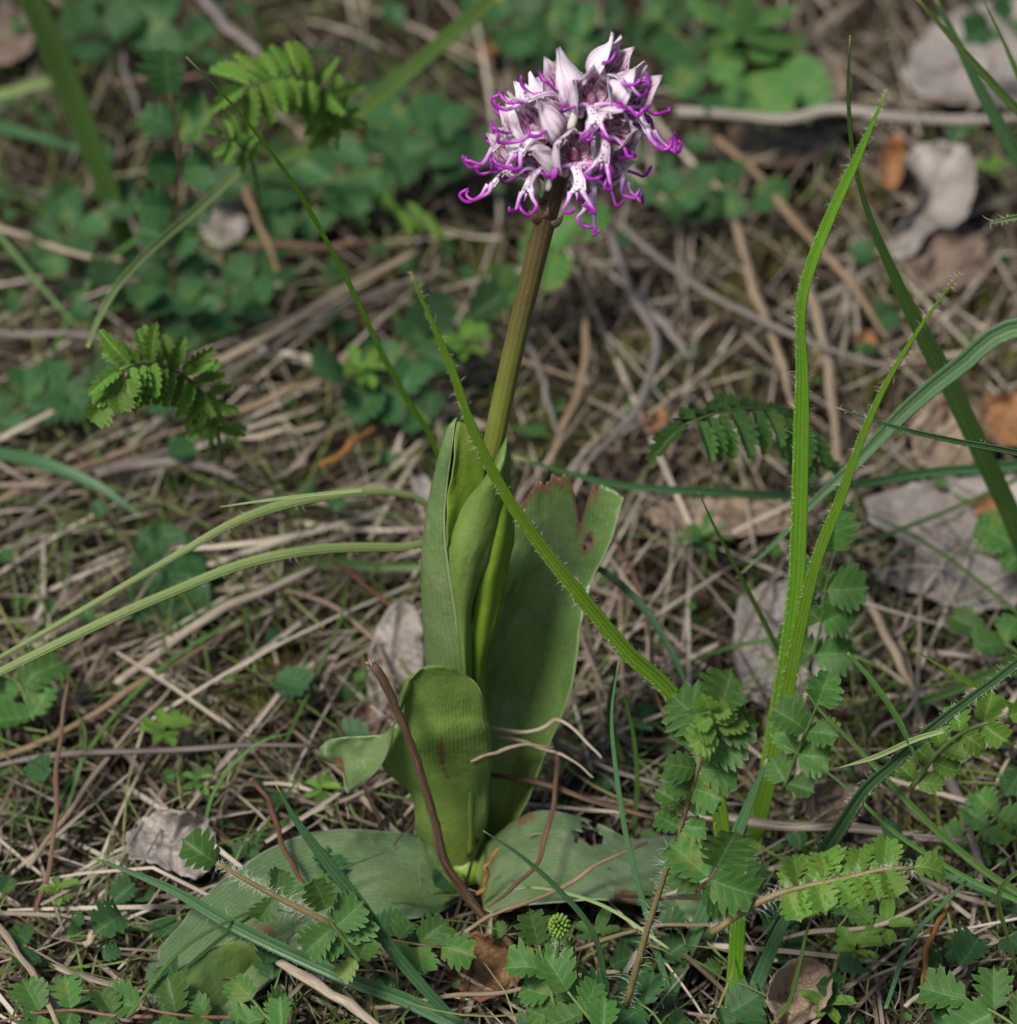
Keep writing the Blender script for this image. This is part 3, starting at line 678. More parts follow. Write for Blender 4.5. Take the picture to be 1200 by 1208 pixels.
leafrows([((548, 1005, .006), (548, 1034, .004), (552, 1062, .006)),
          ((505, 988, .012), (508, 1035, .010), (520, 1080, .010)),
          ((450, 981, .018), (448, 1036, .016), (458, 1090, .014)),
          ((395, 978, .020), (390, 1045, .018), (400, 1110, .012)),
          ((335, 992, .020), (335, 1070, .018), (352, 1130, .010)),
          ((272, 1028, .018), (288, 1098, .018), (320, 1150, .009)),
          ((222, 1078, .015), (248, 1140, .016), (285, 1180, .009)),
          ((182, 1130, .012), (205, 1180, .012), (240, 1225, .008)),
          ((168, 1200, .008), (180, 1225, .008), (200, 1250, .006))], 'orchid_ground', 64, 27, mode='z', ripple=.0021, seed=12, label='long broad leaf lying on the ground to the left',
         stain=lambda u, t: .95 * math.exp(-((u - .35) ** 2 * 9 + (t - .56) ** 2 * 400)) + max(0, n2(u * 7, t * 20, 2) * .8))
leafrows([((324, 1116, .020), (324, 1120, .019), (324, 1124, .017)),
          ((290, 1110, .023), (296, 1128, .018), (304, 1150, .011)),
          ((260, 1116, .024), (270, 1142, .018), (284, 1174, .010)),
          ((232, 1131, .024), (248, 1162, .017), (266, 1196, .009)),
          ((210, 1160, .022), (228, 1192, .015), (248, 1222, .008)),
          ((200, 1192, .018), (216, 1215, .012), (234, 1236, .007)),
          ((196, 1225, .012), (210, 1238, .009), (222, 1246, .007))], 'orchid', 36, 13, mode='z', seed=13, label='turned-up edge of the left ground leaf showing its darker side')

# flowers
def c3(pts, n): return crom(np.array(pts, float), n)
def sheet_double(name, grid, gridi, mo, mi, parent, uvg):
    nr, nc = grid.shape[:2]; V = np.concatenate([grid.reshape(-1, 3), gridi.reshape(-1, 3)]); k = nr * nc
    Fo = grid_faces(nr, nc); Fi = [tuple(reversed([a + k for a in f])) for f in grid_faces(nr, nc)]; Fr = []
    bd = [j for j in range(nc)] + [(i + 1) * nc - 1 for i in range(1, nr)] + [(nr - 1) * nc + j for j in range(nc - 2, -1, -1)] + [i * nc for i in range(nr - 2, 0, -1)]
    for a, b in zip(bd, bd[1:] + bd[:1]): Fr.append((a, b, b + k, a + k))
    idx = [0] * len(Fo) + [1] * len(Fi) + [0] * len(Fr)
    return mk(name, V, Fo + Fi + Fr, [mo, mi], parent, np.concatenate([uvg, uvg]), idx)
def flower(px, py, y, face, roll=0., size=1., arms=1., hood_open=0., seed=0, lip_drop=0., root=None, tilt=None):
    r = random.Random(seed); org = Vector(PY(px, py, y))
    fw = (CR * face[0] + CU * face[1] - CF * face[2]).normalized()
    up = (CU * .85 - CF * .15 + CR * 0.0); up = (up - fw * up.dot(fw)).normalized(); up = Matrix.Rotation(R(roll), 3, fw) @ up
    rt = fw.cross(up).normalized(); s = .001 * size
    B = np.array([rt, fw, up])            # local x,y,z -> world
    def W(a): return (np.asarray(a, float) * s) @ B + np.array(org)
    # ovary + spur
    d2 = np.linalg.norm(STEM - np.array(org), axis=1); i = int(np.argmin(d2)); i = max(0, i - 1); a0 = STEM[i]
    b0 = W((0, -2.5, -.5)); mid = (a0 + b0) / 2 + np.array([0, 0, -.0008])
    P = c3([a0, mid, b0, W((0, -.5, .3))], 10)
    f = tube('flower', P, np.array([1, 1.1, 1.25, 1.3, 1.35, 1.35, 1.3, 1.3, 1.2, .9]) * s, M['ovary'], orchid, 9)
    sp = W([(0, -.8, -.2), (r.uniform(-.4, .4), -1.6, -2.5), (0, -1.8, -4.8), (0, -1.2, -6.8)])
    tube('spur', c3(sp, 9), np.array([.9, 1.05, 1.1, 1.1, 1.15, 1.2, 1.2, 1.05, .5]) * s, M['spur'], f, 9)
    ta = R((r.uniform(40, 66) if face[2] < .8 else r.uniform(66, 76)) if tilt is None else tilt); A = np.array([0, math.cos(R(90) - ta) if False else math.sin(ta), math.cos(ta)]); Bk = np.array([0, -math.cos(ta), math.sin(ta)]); X = np.array([1., 0, 0])
    def petal(name, phi, rr, aa, ww, mo, mi, twist=0., flare=0.):
        n = 15; nu = 9; t = np.linspace(0, 1, n); k = len(rr)
        C = c3(np.stack([rr, aa, ww], 1), n); us = np.linspace(-1, 1, nu); g = np.zeros((n, nu, 3)); gi = g.copy()
        for a in range(n):
            r0, a_, w_ = C[a]; w_ = max(w_, .12)
            if flare: r0 += flare * max(0, t[a] - .7) ** 1.5 * 18
            for b in range(nu):
                dl = w_ * us[b] / max(r0, 3.4); ph = phi + dl + twist * t[a]
                rad = np.cos(ph) * Bk + np.sin(ph) * X
                rr_ = r0 * (1 - .10 * us[b] ** 2) + .9 * noise.noise(Vector((us[b] * 2.2, t[a] * 2.6, seed + phi * 3))) * (.3 + t[a]) + (.55 * us[b] ** 2 * t[a] if abs(phi) > 1 else 0)
                g[a, b] = A * (a_ - .5 * abs(us[b]) * math.sin(math.pi * t[a])) + rad * rr_; gi[a, b] = g[a, b] - rad * .22
        uvg = np.stack(np.broadcast_arrays((us * .5 + .5)[None, :], t[:, None]), -1).reshape(-1, 2)
        return sheet_double(name, W(g.reshape(-1, 3)).reshape(g.shape), W(gi.reshape(-1, 3)).reshape(g.shape), mo, mi, f, uvg)
    fl = hood_open
    rr = 1.10 * np.array([.8, 4.2, 5.7, 5.3, 3.9, 3.6]); aa = 1.12 * np.array([-1, 0., 2.7, 6.0, 8.8, 11.3]); ww = 1.12 * np.array([1.4, 5.2, 6.4, 4.7, 1.9, .2])
    petal('sepal', r.uniform(-.06, .06), rr, aa, ww, P_OUT, P_IN, r.uniform(-.15, .15), fl + r.uniform(-.1, .25))
    roll2 = 0
    for sg in (-1, 1):
        petal('sepal', sg * (1.32 + r.uniform(-.08, .08)), rr * .96, aa * r.uniform(.92, 1.05), ww * .92, P_OUT, P_IN, -sg * r.uniform(-.1, .3), fl + r.uniform(.0, .6))
    for sg in (-1, 1):
        petal('petal', sg * .62, rr * .80, aa * .82, ww * .34, P_OUT, P_IN, sg * .1, 0)
    cl = c3([(0, -1, 0), (0, .5, 1.5), (0, 1.8, 3.0), (0, 2.4, 3.8)], 7)
    tube('column', W(cl), np.array([.9, 1.3, 1.5, 1.5, 1.3, .9, .3]) * s, M['column'], f, 9)
    # lip body
    ld = lip_drop; n = 14; t = np.linspace(0, 1, n)
    ctl = np.array([(0, .6, -.2), (0, 3.0, -.9), (0, 5.4 + ld * .5, -2.4), (0, 7.2 + ld * .6, -5.0), (0, 8.4 + ld, -7.9)]) + np.array([[0, 0, 0], [0, 0, 0], [r.uniform(-.3, .3), 0, 0], [r.uniform(-.5, .5), 0, 0], [r.uniform(-.8, .8), 0, 0]])
    la = R(r.uniform(10, 34) if abs(face[0]) > .7 else r.uniform(-4, 14)); ca, sa = math.cos(la), math.sin(la)
    def W(a, L=True):
        a = np.asarray(a, float); a = a if not L else np.stack([a[..., 0], a[..., 1] * ca - a[..., 2] * sa, a[..., 1] * sa + a[..., 2] * ca], -1)
        return (a * s) @ B + np.array(org)
    cc = c3(ctl, n); hw = np.interp(t, [0, .2, .45, .75, 1], [1.3, 1.5, 1.15, 1.45, 2.3]); us = np.linspace(-1, 1, 9)
    Tn = tangents(cc); nn = norm(np.cross(X, Tn))
    g = cc[:, None] + X[None, None] * (us[None, :, None] * hw[:, None, None]) - nn[:, None] * ((.30 - .55 * us ** 2)[None, :, None] * -1.0)
    g[-1, 3:6] -= Tn[-1] * np.array([.6, 1.4, .6])[:, None]
    gi = g - nn[:, None] * .45
    uvg = np.stack(np.broadcast_arrays((us * .5 + .5)[None, :], t[:, None]), -1).reshape(-1, 2)
    g[..., :] = g; sheet_double('lip', W(g.reshape(-1, 3)).reshape(g.shape), W(gi.reshape(-1, 3)).reshape(g.shape), P_LIP, P_LIP, f, uvg)
    j = lambda v: np.array(v, float) + np.array([r.uniform(-.9, .9), r.uniform(-.9, .9), r.uniform(-.9, .9)])
    for sg in (-1, 1):
        b = r.uniform(.85, 1.1) * arms
        P = [(sg * .9, 2.8, -.7), (sg * 2.8, 4.2, -.6)] + [tuple(j((sg * 5.4 * b, 5.8, -2.0))), tuple(j((sg * 7.3 * b, 8.0, -3.6))), tuple(j((sg * 7.4 * b, 10.4, -3.4))), tuple(j((sg * 6.2 * b, 11.6, -1.6)))]
        tube('arm', W(c3(P, 20)), np.interp(np.linspace(0, 1, 20), [0, .2, .6, .93, 1], [.70, .50, .44, .50, .25]) * s, P_LIMB, f, 8)
        e = cc[-1]; b = r.uniform(.85, 1.1) * arms
        P = [e + np.array([sg * 1.5, -.1, .6]), e + np.array([sg * 2.2, .2, -1.2]), e + j((sg * 3.4, 1.2, -3.6 * b)), e + j((sg * 3.0, 3.6, -5.2 * b)), e + j((sg * 1.8, 5.4, -4.4 * b)), e + j((sg * 1.2, 5.6, -2.9 * b))]
        tube('leg', W(c3(P, 20)), np.interp(np.linspace(0, 1, 20), [0, .2, .6, .93, 1], [.78, .54, .46, .50, .25]) * s, P_LIMB, f, 8)
    P = [cc[-1] + np.array([0, 0, .2]), cc[-1] + np.array([0, .4, -.8]), cc[-1] + np.array([.2, .9, -1.9])]
    tube('tail', W(c3(P, 6)), np.array([.4, .35, .3, .25, .15, .08]) * s, P_LIMB, f, 6)
    return f
FL = [  # px, py, y, facing(right, up, to camera), roll, size, drop
    (724, 84, -.002, (.75, .25, .55), -25, .88, 0, .35),
    (668, 118, -.006, (-.92, .22, .30), 12, 1.0, 0, .1),
    (703, 124, -.013, (.05, .05, 1.0), 0, .92, 0, .1),
    (748, 128, -.004, (.85, -.12, .45), -5, 1.05, 0, .1),
    (648, 166, -.008, (-.80, .05, .62), 8, 1.0, 1, .1),
    (622, 168, -.001, (-.95, .10, .1), 18, .95, 0, .3),
    (722, 160, -.015, (.25, -.25, .95), -18, .92, 0, .2),
    (618, 214, -.003, (-.90, -.15, .35), 10, .95, 0, .1),
    (640, 212, -.010, (-.55, -.20, .85), 4, .90, 0, .1),
    (682, 205, -.017, (.05, -.10, 1.0), 6, .98, 0, .15),
    (733, 196, -.008, (.85, -.25, .5), -24, .92, 0, .3),
    (706, 220, -.011, (.50, -.45, .75), -20, .90, 0, .2),
    (742, 160, .004, (.95, .00, .1), -8, .95, 0, .2),
    (690, 140, .010, (.2, .35, -.9), 0, .9, 0, .1),
    (640, 140, .010, (-.7, .35, -.6), 0, .9, 0, .1),
    (672, 205, .012, (.1, .0, -1.), 0, .9, 0, .1),
    (730, 130, .010, (.75, .25, -.6), 0, .9, 0, .1),
]
for k, (px, py, y, fc, ro, sz, ld, ho) in enumerate(FL): flower(px - 4 - .12 * max(0, px - 690) - (15 * fc[0] if abs(fc[0]) > .7 and px > 690 else 9 * fc[0]), 92 + (py - 84) * .82, y, fc, ro, sz, 1., ho, k * 3 + 1, ld)
for (px, py, dx) in ((636, 262, -9), (652, 266, 10), (644, 258, 2), (668, 232, 8), (640, 240, -8)):   # bracts below the flowers
    P = PY(np.array([px, px + dx * .8, px + dx * 1.3]), np.array([py, py - 6, py - 14]), np.array([-.002, -.004, -.004]))
    V, F, uv = tube_arr(crom(P, 7), np.array([1.1, 1.2, 1.1, .9, .7, .4, .1]) * .001, 8, True, .35, (0, -1, .1)); mk('bract', V, F, M['ovary'], orchid, uv)

# ------------------------------------------------------------------ broken twig
twp = [(440, 784), (452, 803), (466, 832), (478, 862), (490, 892), (500, 925), (512, 965), (520, 1002), (526, 1020), (545, 1048), (568, 1078), (604, 1116)]
P = place(twp, ('y', -.034, -.036), 40)
P = np.where((P[:, 2] < .004)[:, None], PZ(*crom(twp, 40).T, np.full(40, .004)), P)
rad = np.interp(np.linspace(0, 1, 40), [0, .03, .2, .55, .62, .66, .8, 1], [1.15, 1.3, 1.15, 1.1, 1.45, 1.2, 1.4, 1.0]) * .001
V, F, uv = tube_arr(P - P[-1], rad, 12)
V = V + np.array([[.00035 * n2(v[0] * 500, v[2] * 300, 1.), .0003 * n2(v[0] * 500, v[2] * 300, 5.), .00012 * n2(v[0] * 1200, v[2] * 1200, 9.)] for v in V])
tw = mk('broken_twig', V, F, M['twig'], None, uv); tw.location = P[-1]
tag(tw, 'dark brown broken twig leaning up in front of the orchid base', 'twig')
V = []; F = []
for k in range(5):
    a = P[0] - P[-1] + np.array([random.uniform(-.0010, .0010), random.uniform(-.0008, .0008), 0]); b = a + np.array([random.uniform(-.0012, .0005), 0, random.uniform(.0008, .0022)])
    v, f, u = tube_arr(np.array([a, (a + b) / 2, b]), [.00035, .0003, .0001], 5, off=len(V)); V += list(v); F += f
mk('splinter', V, F, M['straw_tan'], tw)

exec_blocks = None
# ------------------------------------------------------------------ grass blades
B = blade
B('tallest bright green hairy blade, right of the orchid, kinked above its middle', [(893, 1002), (903, 930), (915, 860), (930, 770), (940, 690), (944, 600), (946, 520), (947, 440), (945, 370), (955, 320), (980, 255), (1010, 190), (1047, 105)], 21, ('g', -.03), 'blade', (.85, .95, 1, 1.0, 1.0, .95, .6, .7, .55, .05), 650, .12, 60)
B('bright green hairy blade leaning right, crossing low over the tallest blade', [(888, 1005), (900, 950), (925, 840), (945, 740), (965, 660), (992, 590), (1020, 510), (1050, 445), (1090, 380), (1134, 320)], 19, ('g', -.045), 'blade', (1.1, 1.15, 1, .85, .75, .5, .3, .06), 420, .35, 50)
B('bright hairy blade slanting up to the left across the orchid stem', [(868, 1110), (856, 1010), (843, 930), (800, 828), (740, 768), (690, 708), (645, 652), (600, 588), (560, 512), (535, 440), (512, 385), (484, 320)], 21, ('g', -.02), 'blade', (.8, .9, 1, 1, .9, .75, .6, .45, .06), 420, .2, 56, hl=.0009)
B('thin green blade arching to the upper left behind the orchid', [(528, 800), (527, 640), (517, 535), (480, 470), (450, 415), (415, 340), (375, 265), (335, 200), (280, 130), (220, 67)], 7, ('g', -.10), 'blade', (1, 1, 1, .8, .15), 0, .2)
B('wide grey-green blade sloping in from the right edge behind the tall blades', [(1480, 800), (1440, 520), (1330, 400), (1200, 385), (1130, 432), (1070, 482), (1010, 545), (960, 592), (910, 645), (868, 682)], 27, ('y', .03, .05), 'blade_grey', (.8, .9, 1, 1, 1, .95, .85, .6, .3, .05), 90, .2, 50)
B('dark green blade entering at the top edge and crossing to the right edge', [(1500, 560), (1380, 330), (1260, 190), (1190, 118), (1135, 58), (1075, -10)], 15, ('y', .10, .10), 'blade_mid', (.7, 1, 1, 1, .7, .2), 0, .2)
B('dark blade descending from the top right corner', [(1330, 560), (1270, 330), (1215, 210), (1165, 120), (1135, 60), (1100, -10)], 20, ('y', .16, .16), 'blade_dark', (.7, 1, 1, 1, .7, .2), 0, .2)
B('thin blade in the top right corner', [(1290, 400), (1240, 180), (1200, 85), (1180, 40), (1155, -10)], 8, ('y', .12, .12), 'blade_mid')
B('blue-green blade rising with a needle tip near the top right, widening downward', [(1250, 760), (1200, 622), (1165, 545), (1120, 450), (1075, 365), (1030, 265), (1008, 190), (1001, 110), (1003, 42)], 25, ('g', -.10), 'blade_mid', (.8, .95, 1, 1, .95, .55, .25, .2, .05), 0, .2, 44)
B('dark rush-like blade pointing left from the right edge', [(1440, 640), (1310, 560), (1200, 533), (1130, 520), (1055, 503), (985, 480)], 10, ('y', -.02, -.01), 'blade_dark', (1, 1, 1, .9, .6, .1), 60, .6)
B('long dark blade lying level behind the tall blades', [(1330, 520), (1200, 548), (1100, 556), (1010, 571), (930, 583), (850, 580), (740, 573), (680, 560), (606, 539)], 12, ('y', .12, .10), 'blade_dark', (1, 1.2, 1, .9, .9, .7, .2), 0, .4)
B('pale green blade arching over to the left edge, upper of two', [(545, 880), (535, 700), (508, 602), (470, 582), (430, 580), (350, 592), (280, 615), (200, 660), (100, 718), (0, 775), (-80, 815)], 10.5, ('y', .06, -.02), 'blade_pale', (.6, .6, .6, .8, 1.2, .85, .7, .5, .3), 60, -.1, 50, keel=-.3)
B('pale green blade arching over to the left edge, lower of two', [(548, 900), (540, 740), (510, 650), (470, 646), (380, 648), (290, 665), (200, 700), (120, 735), (0, 793), (-80, 835)], 13, ('y', .05, -.03), 'blade_pale', (.6, .6, .65, .85, 1, .9, .9, .8, .5), 60, -.1, 50, keel=-.3)
B('short needle-thin blade tip pointing left above the arching blades', [(430, 578), (395, 581), (330, 588), (260, 598)], 4, ('y', .0, .0), 'blade_pale', (1, 1, .8, .2))
B('shadowy green blade running under the two arching blades', [(520, 668), (440, 668), (380, 664), (300, 700), (240, 720)], 10, ('z', .016, .012), 'blade_mid')
B('dark blade entering the left edge above the arching blades', [(-80, 530), (0, 536), (60, 550), (120, 577), (170, 612)], 16, ('z', .03, .01), 'blade_dark', (1, 1, 1, .8, .2))
B('dark green blade lying low in the bottom left, pointing left', [(545, 1212), (480, 1180), (420, 1158), (330, 1118), (260, 1083), (200, 1048), (105, 1010)], 18, ('z', .012, .030, .006), 'blade_dark', (1, 1, 1, .9, .6, .08), 120, .2)
B('dark green pointed blade standing before the left ground leaf', [(548, 1215), (505, 1170), (465, 1122), (425, 1065), (385, 1015), (350, 968), (325, 925)], 16, ('y', -.085, -.085), 'blade_dark', (.6, .9, 1, 1, .7, .08), 0, .25)
B('slim blue-green blade curving before the right ground leaf', [(706, 1215), (713, 1160), (700, 1100), (660, 1050), (615, 1010), (570, 980)], 7, ('y', -.08, -.08), 'blade_dark', (1, 1, 1, .8, .1))
B('long slim curved blade between the orchid and the burnet cluster', [(795, 1190), (765, 1085), (740, 990), (726, 900), (722, 840), (730, 780)], 7.5, ('y', -.06, -.02), 'blade_dark', (1.2, 1, .9, .9, .6, .2))
B('stubby green blade right of the broad orchid leaf', [(735, 900), (722, 860), (722, 820), (728, 790)], 11, ('y', .03, .03), 'blade_mid', (.6, 1, .9, .1))
B('thin blade with pale tip left of the tallest blade', [(935, 800), (905, 740), (870, 672), (845, 625), (824, 580)], 6, ('y', .02, .00), 'blade_mid', (1, 1, .9, .6, .1))
B('bright thin blade tip pointing left near the right edge', [(1290, 880), (1200, 836), (1140, 803), (1080, 768)], 8, ('y', -.03, -.03), 'blade', (1, 1, .8, .1))
B('short pale blade pointing left over the dark hairy blade', [(1115, 862), (1080, 872), (1035, 892), (990, 906)], 7, ('y', -.05, -.05), 'blade_pale', (.8, 1, .9, .1))
B('mid green blade running down to the right edge across the straw', [(1290, 1100), (1200, 1052), (1140, 1010), (1080, 955), (1010, 880), (965, 835), (940, 795)], 9, ('y', -.055, -.03), 'blade_mid', (1, 1, 1, .9, .5, .15))
B('thin blade parallel below the one running to the right edge', [(1290, 1100), (1200, 1062), (1140, 1035), (1060, 985), (1000, 930), (960, 900), (925, 880)], 6, ('y', -.055, -.03), 'blade_mid', (1, 1, 1, .9, .5, .15))
B('dark hairy stem-like blade sweeping down from the right edge', [(1290, 700), (1200, 782), (1150, 820), (1100, 858), (1055, 900), (1020, 932), (985, 985), (945, 1045), (910, 1110), (875, 1190)], 18, ('y', -.045, -.05), 'blade_dark', (.6, .65, .65, .7, .8, 1, 1.1, 1, .8, .6), 420, .4, 46)
B('bright speckled blade tip hanging down before the dark hairy blade', [(1000, 770), (1030, 805), (1060, 850), (1085, 904)], 8, ('y', -.05, -.05), 'blade_mid', (.5, .9, 1, .15))
B('dark upright blade leaning right beside the burnet cluster', [(775, 1220), (800, 1150), (838, 1062), (868, 990), (905, 895)], 19, ('y', -.055, -.04), 'blade_dark', (.9, 1, 1, .8, .15))
B('thick pale green shoot standing at the bottom right of the burnet cluster', [(862, 1225), (868, 1150), (872, 1080), (874, 1010)], 20, ('y', -.065, -.06), 'blade', (1, 1, .95, .4), 0, .1)
B('broad dark blade in the bottom right beside the pale shoot', [(872, 1225), (895, 1160), (925, 1090), (960, 1040)], 19, ('y', -.075, -.07), 'blade_dark', (.8, 1, .8, .1))
B('broad bright blade in the top left corner', [(165, 320), (140, 255), (108, 165), (75, 80), (32, -15)], 34, ('y', .34, .30), 'blade_mid', (.5, .8, 1, 1, .8), 0, .3)
B('blurred green blade sloping down left from the top edge', [(300, 205), (360, 176), (430, 130), (500, 70), (592, -10)], 20, ('y', .36, .30), 'blade_mid', (.3, .9, 1, 1, .9), 0, .2)
B('pale bent blade hanging toward the unfurling leaf on the left', [(290, 195), (235, 245), (180, 292), (140, 335), (118, 372), (103, 410)], 11, ('y', .20, .10), 'blade_pale', (.6, 1, 1, .9, .8, .4))
B('pale green blade near the top of the left edge', [(-60, 120), (0, 112), (60, 95)], 14, ('z', .04, .04), 'blade_pale', (1, 1, .8))
B('dark blade crossing the upper left edge', [(-60, 135), (0, 150), (80, 172), (110, 180)], 15, ('z', .04, .02), 'blade_dark', (1, 1, .8, .3))
B('thin green blade slanting from the upper left edge', [(-40, 195), (0, 217), (60, 258), (120, 302)], 7, ('z', .05, .01), 'blade_mid')
B('thin green blade below it slanting to the unfurling leaf', [(-40, 240), (0, 280), (50, 340), (105, 400)], 6, ('z', .05, .02), 'blade_mid')
B('short hairy blade tip poking in at the right edge', [(1290, 240), (1230, 250), (1200, 256), (1168, 263)], 9, ('y', .0, .0), 'blade_mid', (1, 1, 1, .3), 80)
B('curled thin green tendril in the bottom right corner', [(905, 1215), (930, 1185), (943, 1140), (955, 1090), (970, 1078)], 5, ('y', -.09, -.09), 'blade_mid')
B('thin blade arching over the large grey leaf', [(1020, 605), (1060, 622), (1110, 652), (1160, 690), (1215, 735)], 5, ('z', .02, .02), 'blade_mid', (.4, 1, 1, 1, 1))
B('thin blade crossing the large grey leaf upward to the right', [(960, 655), (1020, 640), (1100, 610), (1170, 580), (1240, 545)], 5.5, ('z', .024, .03), 'blade_mid', (.4, 1, 1, 1, 1))
B('blue-green blade curving down from the broad leaf to the burnet top', [(690, 660), (730, 688), (765, 725), (795, 775), (812, 815)], 10, ('y', .04, .02), 'blade_dark', (.6, .9, 1, .8, .3))
B('thin low blade crossing under the tall blades', [(815, 780), (870, 762), (930, 755), (1010, 775), (1060, 800)], 5, ('z', .02, .02), 'blade_mid')
B('slim blade left of the bottom right corner crossing the litter', [(1045, 1190), (1075, 1110), (1120, 1060), (1160, 1020)], 6, ('z', .02, .025), 'blade_dark')
B('green blade tip bent down at the right edge', [(1230, 1010), (1180, 1050), (1190, 1110), (1205, 1160)], 6, ('y', -.08, -.08), 'blade_mid')
B('dark flat blade behind the hairy blade at the right', [(1250, 770), (1180, 790), (1110, 820), (1020, 845)], 14, ('z', .02, .015), 'blade_mid', (.7, 1, .8, .1))
B('short green shoot among the top edge leaves', [(305, 120), (312, 80), (306, 30), (300, -10)], 8, ('z', .01, .07), 'blade_mid')
B('blue-green blade in the lower right litter', [(1110, 1030), (1160, 1050), (1215, 1085)], 10, ('z', .012, .014), 'blade_dark')
B('thin upright blade in the lower left straw', [(60, 1010), (100, 880), (85, 830)], 5, ('z', .0, .03), 'blade_mid')

B('thin green blade lying across the left ground leaf', [(210, 1150), (290, 1085), (380, 1035), (455, 1005)], 5, ('z', .022, .026, .004), 'blade_mid')
B('fine blade with bent tip over the far end of the left ground leaf', [(150, 1200), (215, 1120), (300, 1075), (352, 1078)], 4.5, ('z', .022, .024, .008), 'blade_mid')
B('fine pale blade crossing the right ground leaf to the orchid foot', [(790, 1120), (715, 1070), (640, 1048), (590, 1052)], 4, ('z', .022, .026, .004), 'blade_pale')
B('slim green blade rising from behind the right ground leaf', [(745, 1000), (752, 930), (748, 870), (735, 815)], 6, ('g', -.01), 'blade_mid')
B('thin green blade arching in the straw left of the bent leaf tip', [(235, 1000), (255, 930), (300, 880), (352, 862)], 4.5, ('z', .010, .03), 'blade_mid')
B('long fine green blade in the left straw below the arching blades', [(60, 960), (130, 850), (215, 770), (318, 712)], 5, ('z', .012, .018), 'blade_mid')
B('fine green blade crossing the straw left of the sheath leaf', [(330, 890), (372, 800), (402, 730), (412, 672)], 4.5, ('z', .012, .022), 'blade_mid')
B('dark fine blade among the low leaves in the upper left', [(60, 420), (95, 350), (150, 290), (225, 262)], 6, ('z', .012, .03), 'blade_mid')
# ------------------------------------------------------------------ dry stalks
S_ = straw
S_('broad pale dry stalk sloping up to the right behind the unfurling leaf', [(156, 480), (240, 438), (330, 386), (410, 342), (496, 294)], 13, .016, 'straw_pale')
S_('grey dry stalk running beside the broad pale one', [(250, 452), (330, 402), (420, 356), (500, 322)], 8, .013, 'straw_grey')
S_('dry stalk ending at the mid-left leafy sprig', [(258, 492), (330, 466), (402, 438)], 9, .014, 'straw_tan')
S_('short dry stalk just below the one ending at the sprig', [(285, 516), (340, 508), (382, 501)], 8, .014, 'straw_pale')
S_('tan stalk rising from the left edge toward the unfurling leaf', [(-40, 610), (40, 572), (120, 540), (232, 503)], 8, .013, 'straw_tan')
S_('grey stalk just below the tan stalk on the left', [(-40, 665), (40, 600), (110, 558), (240, 518)], 7, .011, 'straw_grey')
S_('flat grey stalk arching in the left middle', [(110, 560), (175, 545), (230, 548), (282, 562)], 12, .014, 'straw_grey')
S_('bright split straw below the arching blades on the left', [(140, 808), (200, 757), (270, 717), (330, 688), (372, 668)], 11, .018, 'straw_pale')
S_('long brown stalk running up to the bright split straw', [(-40, 908), (50, 872), (120, 838), (190, 792), (290, 730)], 8, .013, 'straw_tan')
S_('level grey twig crossing the left side', [(-40, 908), (60, 894), (160, 885), (260, 882), (375, 880)], 9, .018, 'straw_grey')
S_('thin upright red-brown stalk on the lower left', [(42, 1090), (58, 1010), (70, 900), (78, 800)], 6, ('z', .01, .04), 'straw_brown')
S_('curved pinkish-brown stalk touching the left ground leaf', [(298, 920), (322, 950), (333, 1000), (366, 1052)], 7, .026, 'straw_brown')
S_('thin pale stalk slanting down to the lower left', [(30, 1025), (80, 958), (150, 868), (218, 788)], 6, .014, 'straw_pale')
S_('short pale broken straw in the lower left litter', [(98, 1114), (125, 1096), (152, 1078)], 10, .014, 'straw_pale')
S_('tan stalk at the bottom left corner', [(-20, 1065), (20, 1125), (50, 1170), (78, 1225)], 9, .018, 'straw_tan')
S_('thick weathered stalk end at the bottom edge', [(330, 1136), (380, 1166), (420, 1192), (465, 1225)], 15, .022, 'straw_pale')
S_('slim straw lying across the right ground leaf', [(548, 1099), (600, 1074), (680, 1036), (765, 992)], 6, .028, 'straw_tan')
S_('dark-ended twig pointing at the orchid from the right', [(572, 912), (640, 926), (700, 944), (770, 966), (830, 978)], 8, .026, 'twig')
S_('whitened level twig behind the burnet cluster', [(850, 964), (930, 974), (1030, 980), (1132, 992)], 13, .018, 'twig_white')
S_('short orange-tan straw left of the stem', [(380, 552), (410, 527), (440, 504)], 8, .022, 'straw_orange')
S_('pale stalk standing right behind the stem', [(650, 546), (676, 482), (690, 415), (696, 330)], 9, ('z', .01, .016), 'straw_tan')
S_('long grey stalk sloping down right from the flower head', [(722, 258), (800, 322), (880, 370), (950, 402), (1050, 432)], 10, .022, 'straw_grey')
S_('bent grey stalk curving down left below the flower head', [(718, 268), (742, 335), (772, 395), (768, 436), (742, 492), (700, 542), (670, 560)], 11, .018, 'straw_grey')
S_('short grey-white stalk beside the bent grey stalk', [(752, 345), (785, 385), (815, 422)], 11, .014, 'straw_grey')
S_('brown stalk sloping toward the hanging frond', [(866, 262), (895, 350), (915, 410), (938, 482)], 11, .018, 'straw_tan')
S_('pale upright stalk just right of the tallest blade', [(952, 325), (968, 395), (984, 475), (990, 565)], 12, .016, 'straw_pale')
S_('long stalk slanting under the level white twig', [(828, 152), (900, 210), (958, 284), (1000, 330), (1048, 398)], 11, .016, 'straw_tan')
S_('long whitened twig crossing the top right', [(795, 132), (870, 134), (930, 138), (985, 128), (1050, 138), (1120, 140), (1260, 134)], 14, .03, 'twig_white')
S_('grey stalk slanting in from the top edge at the left', [(228, -10), (285, 45), (325, 80)], 12, .03, 'straw_grey')
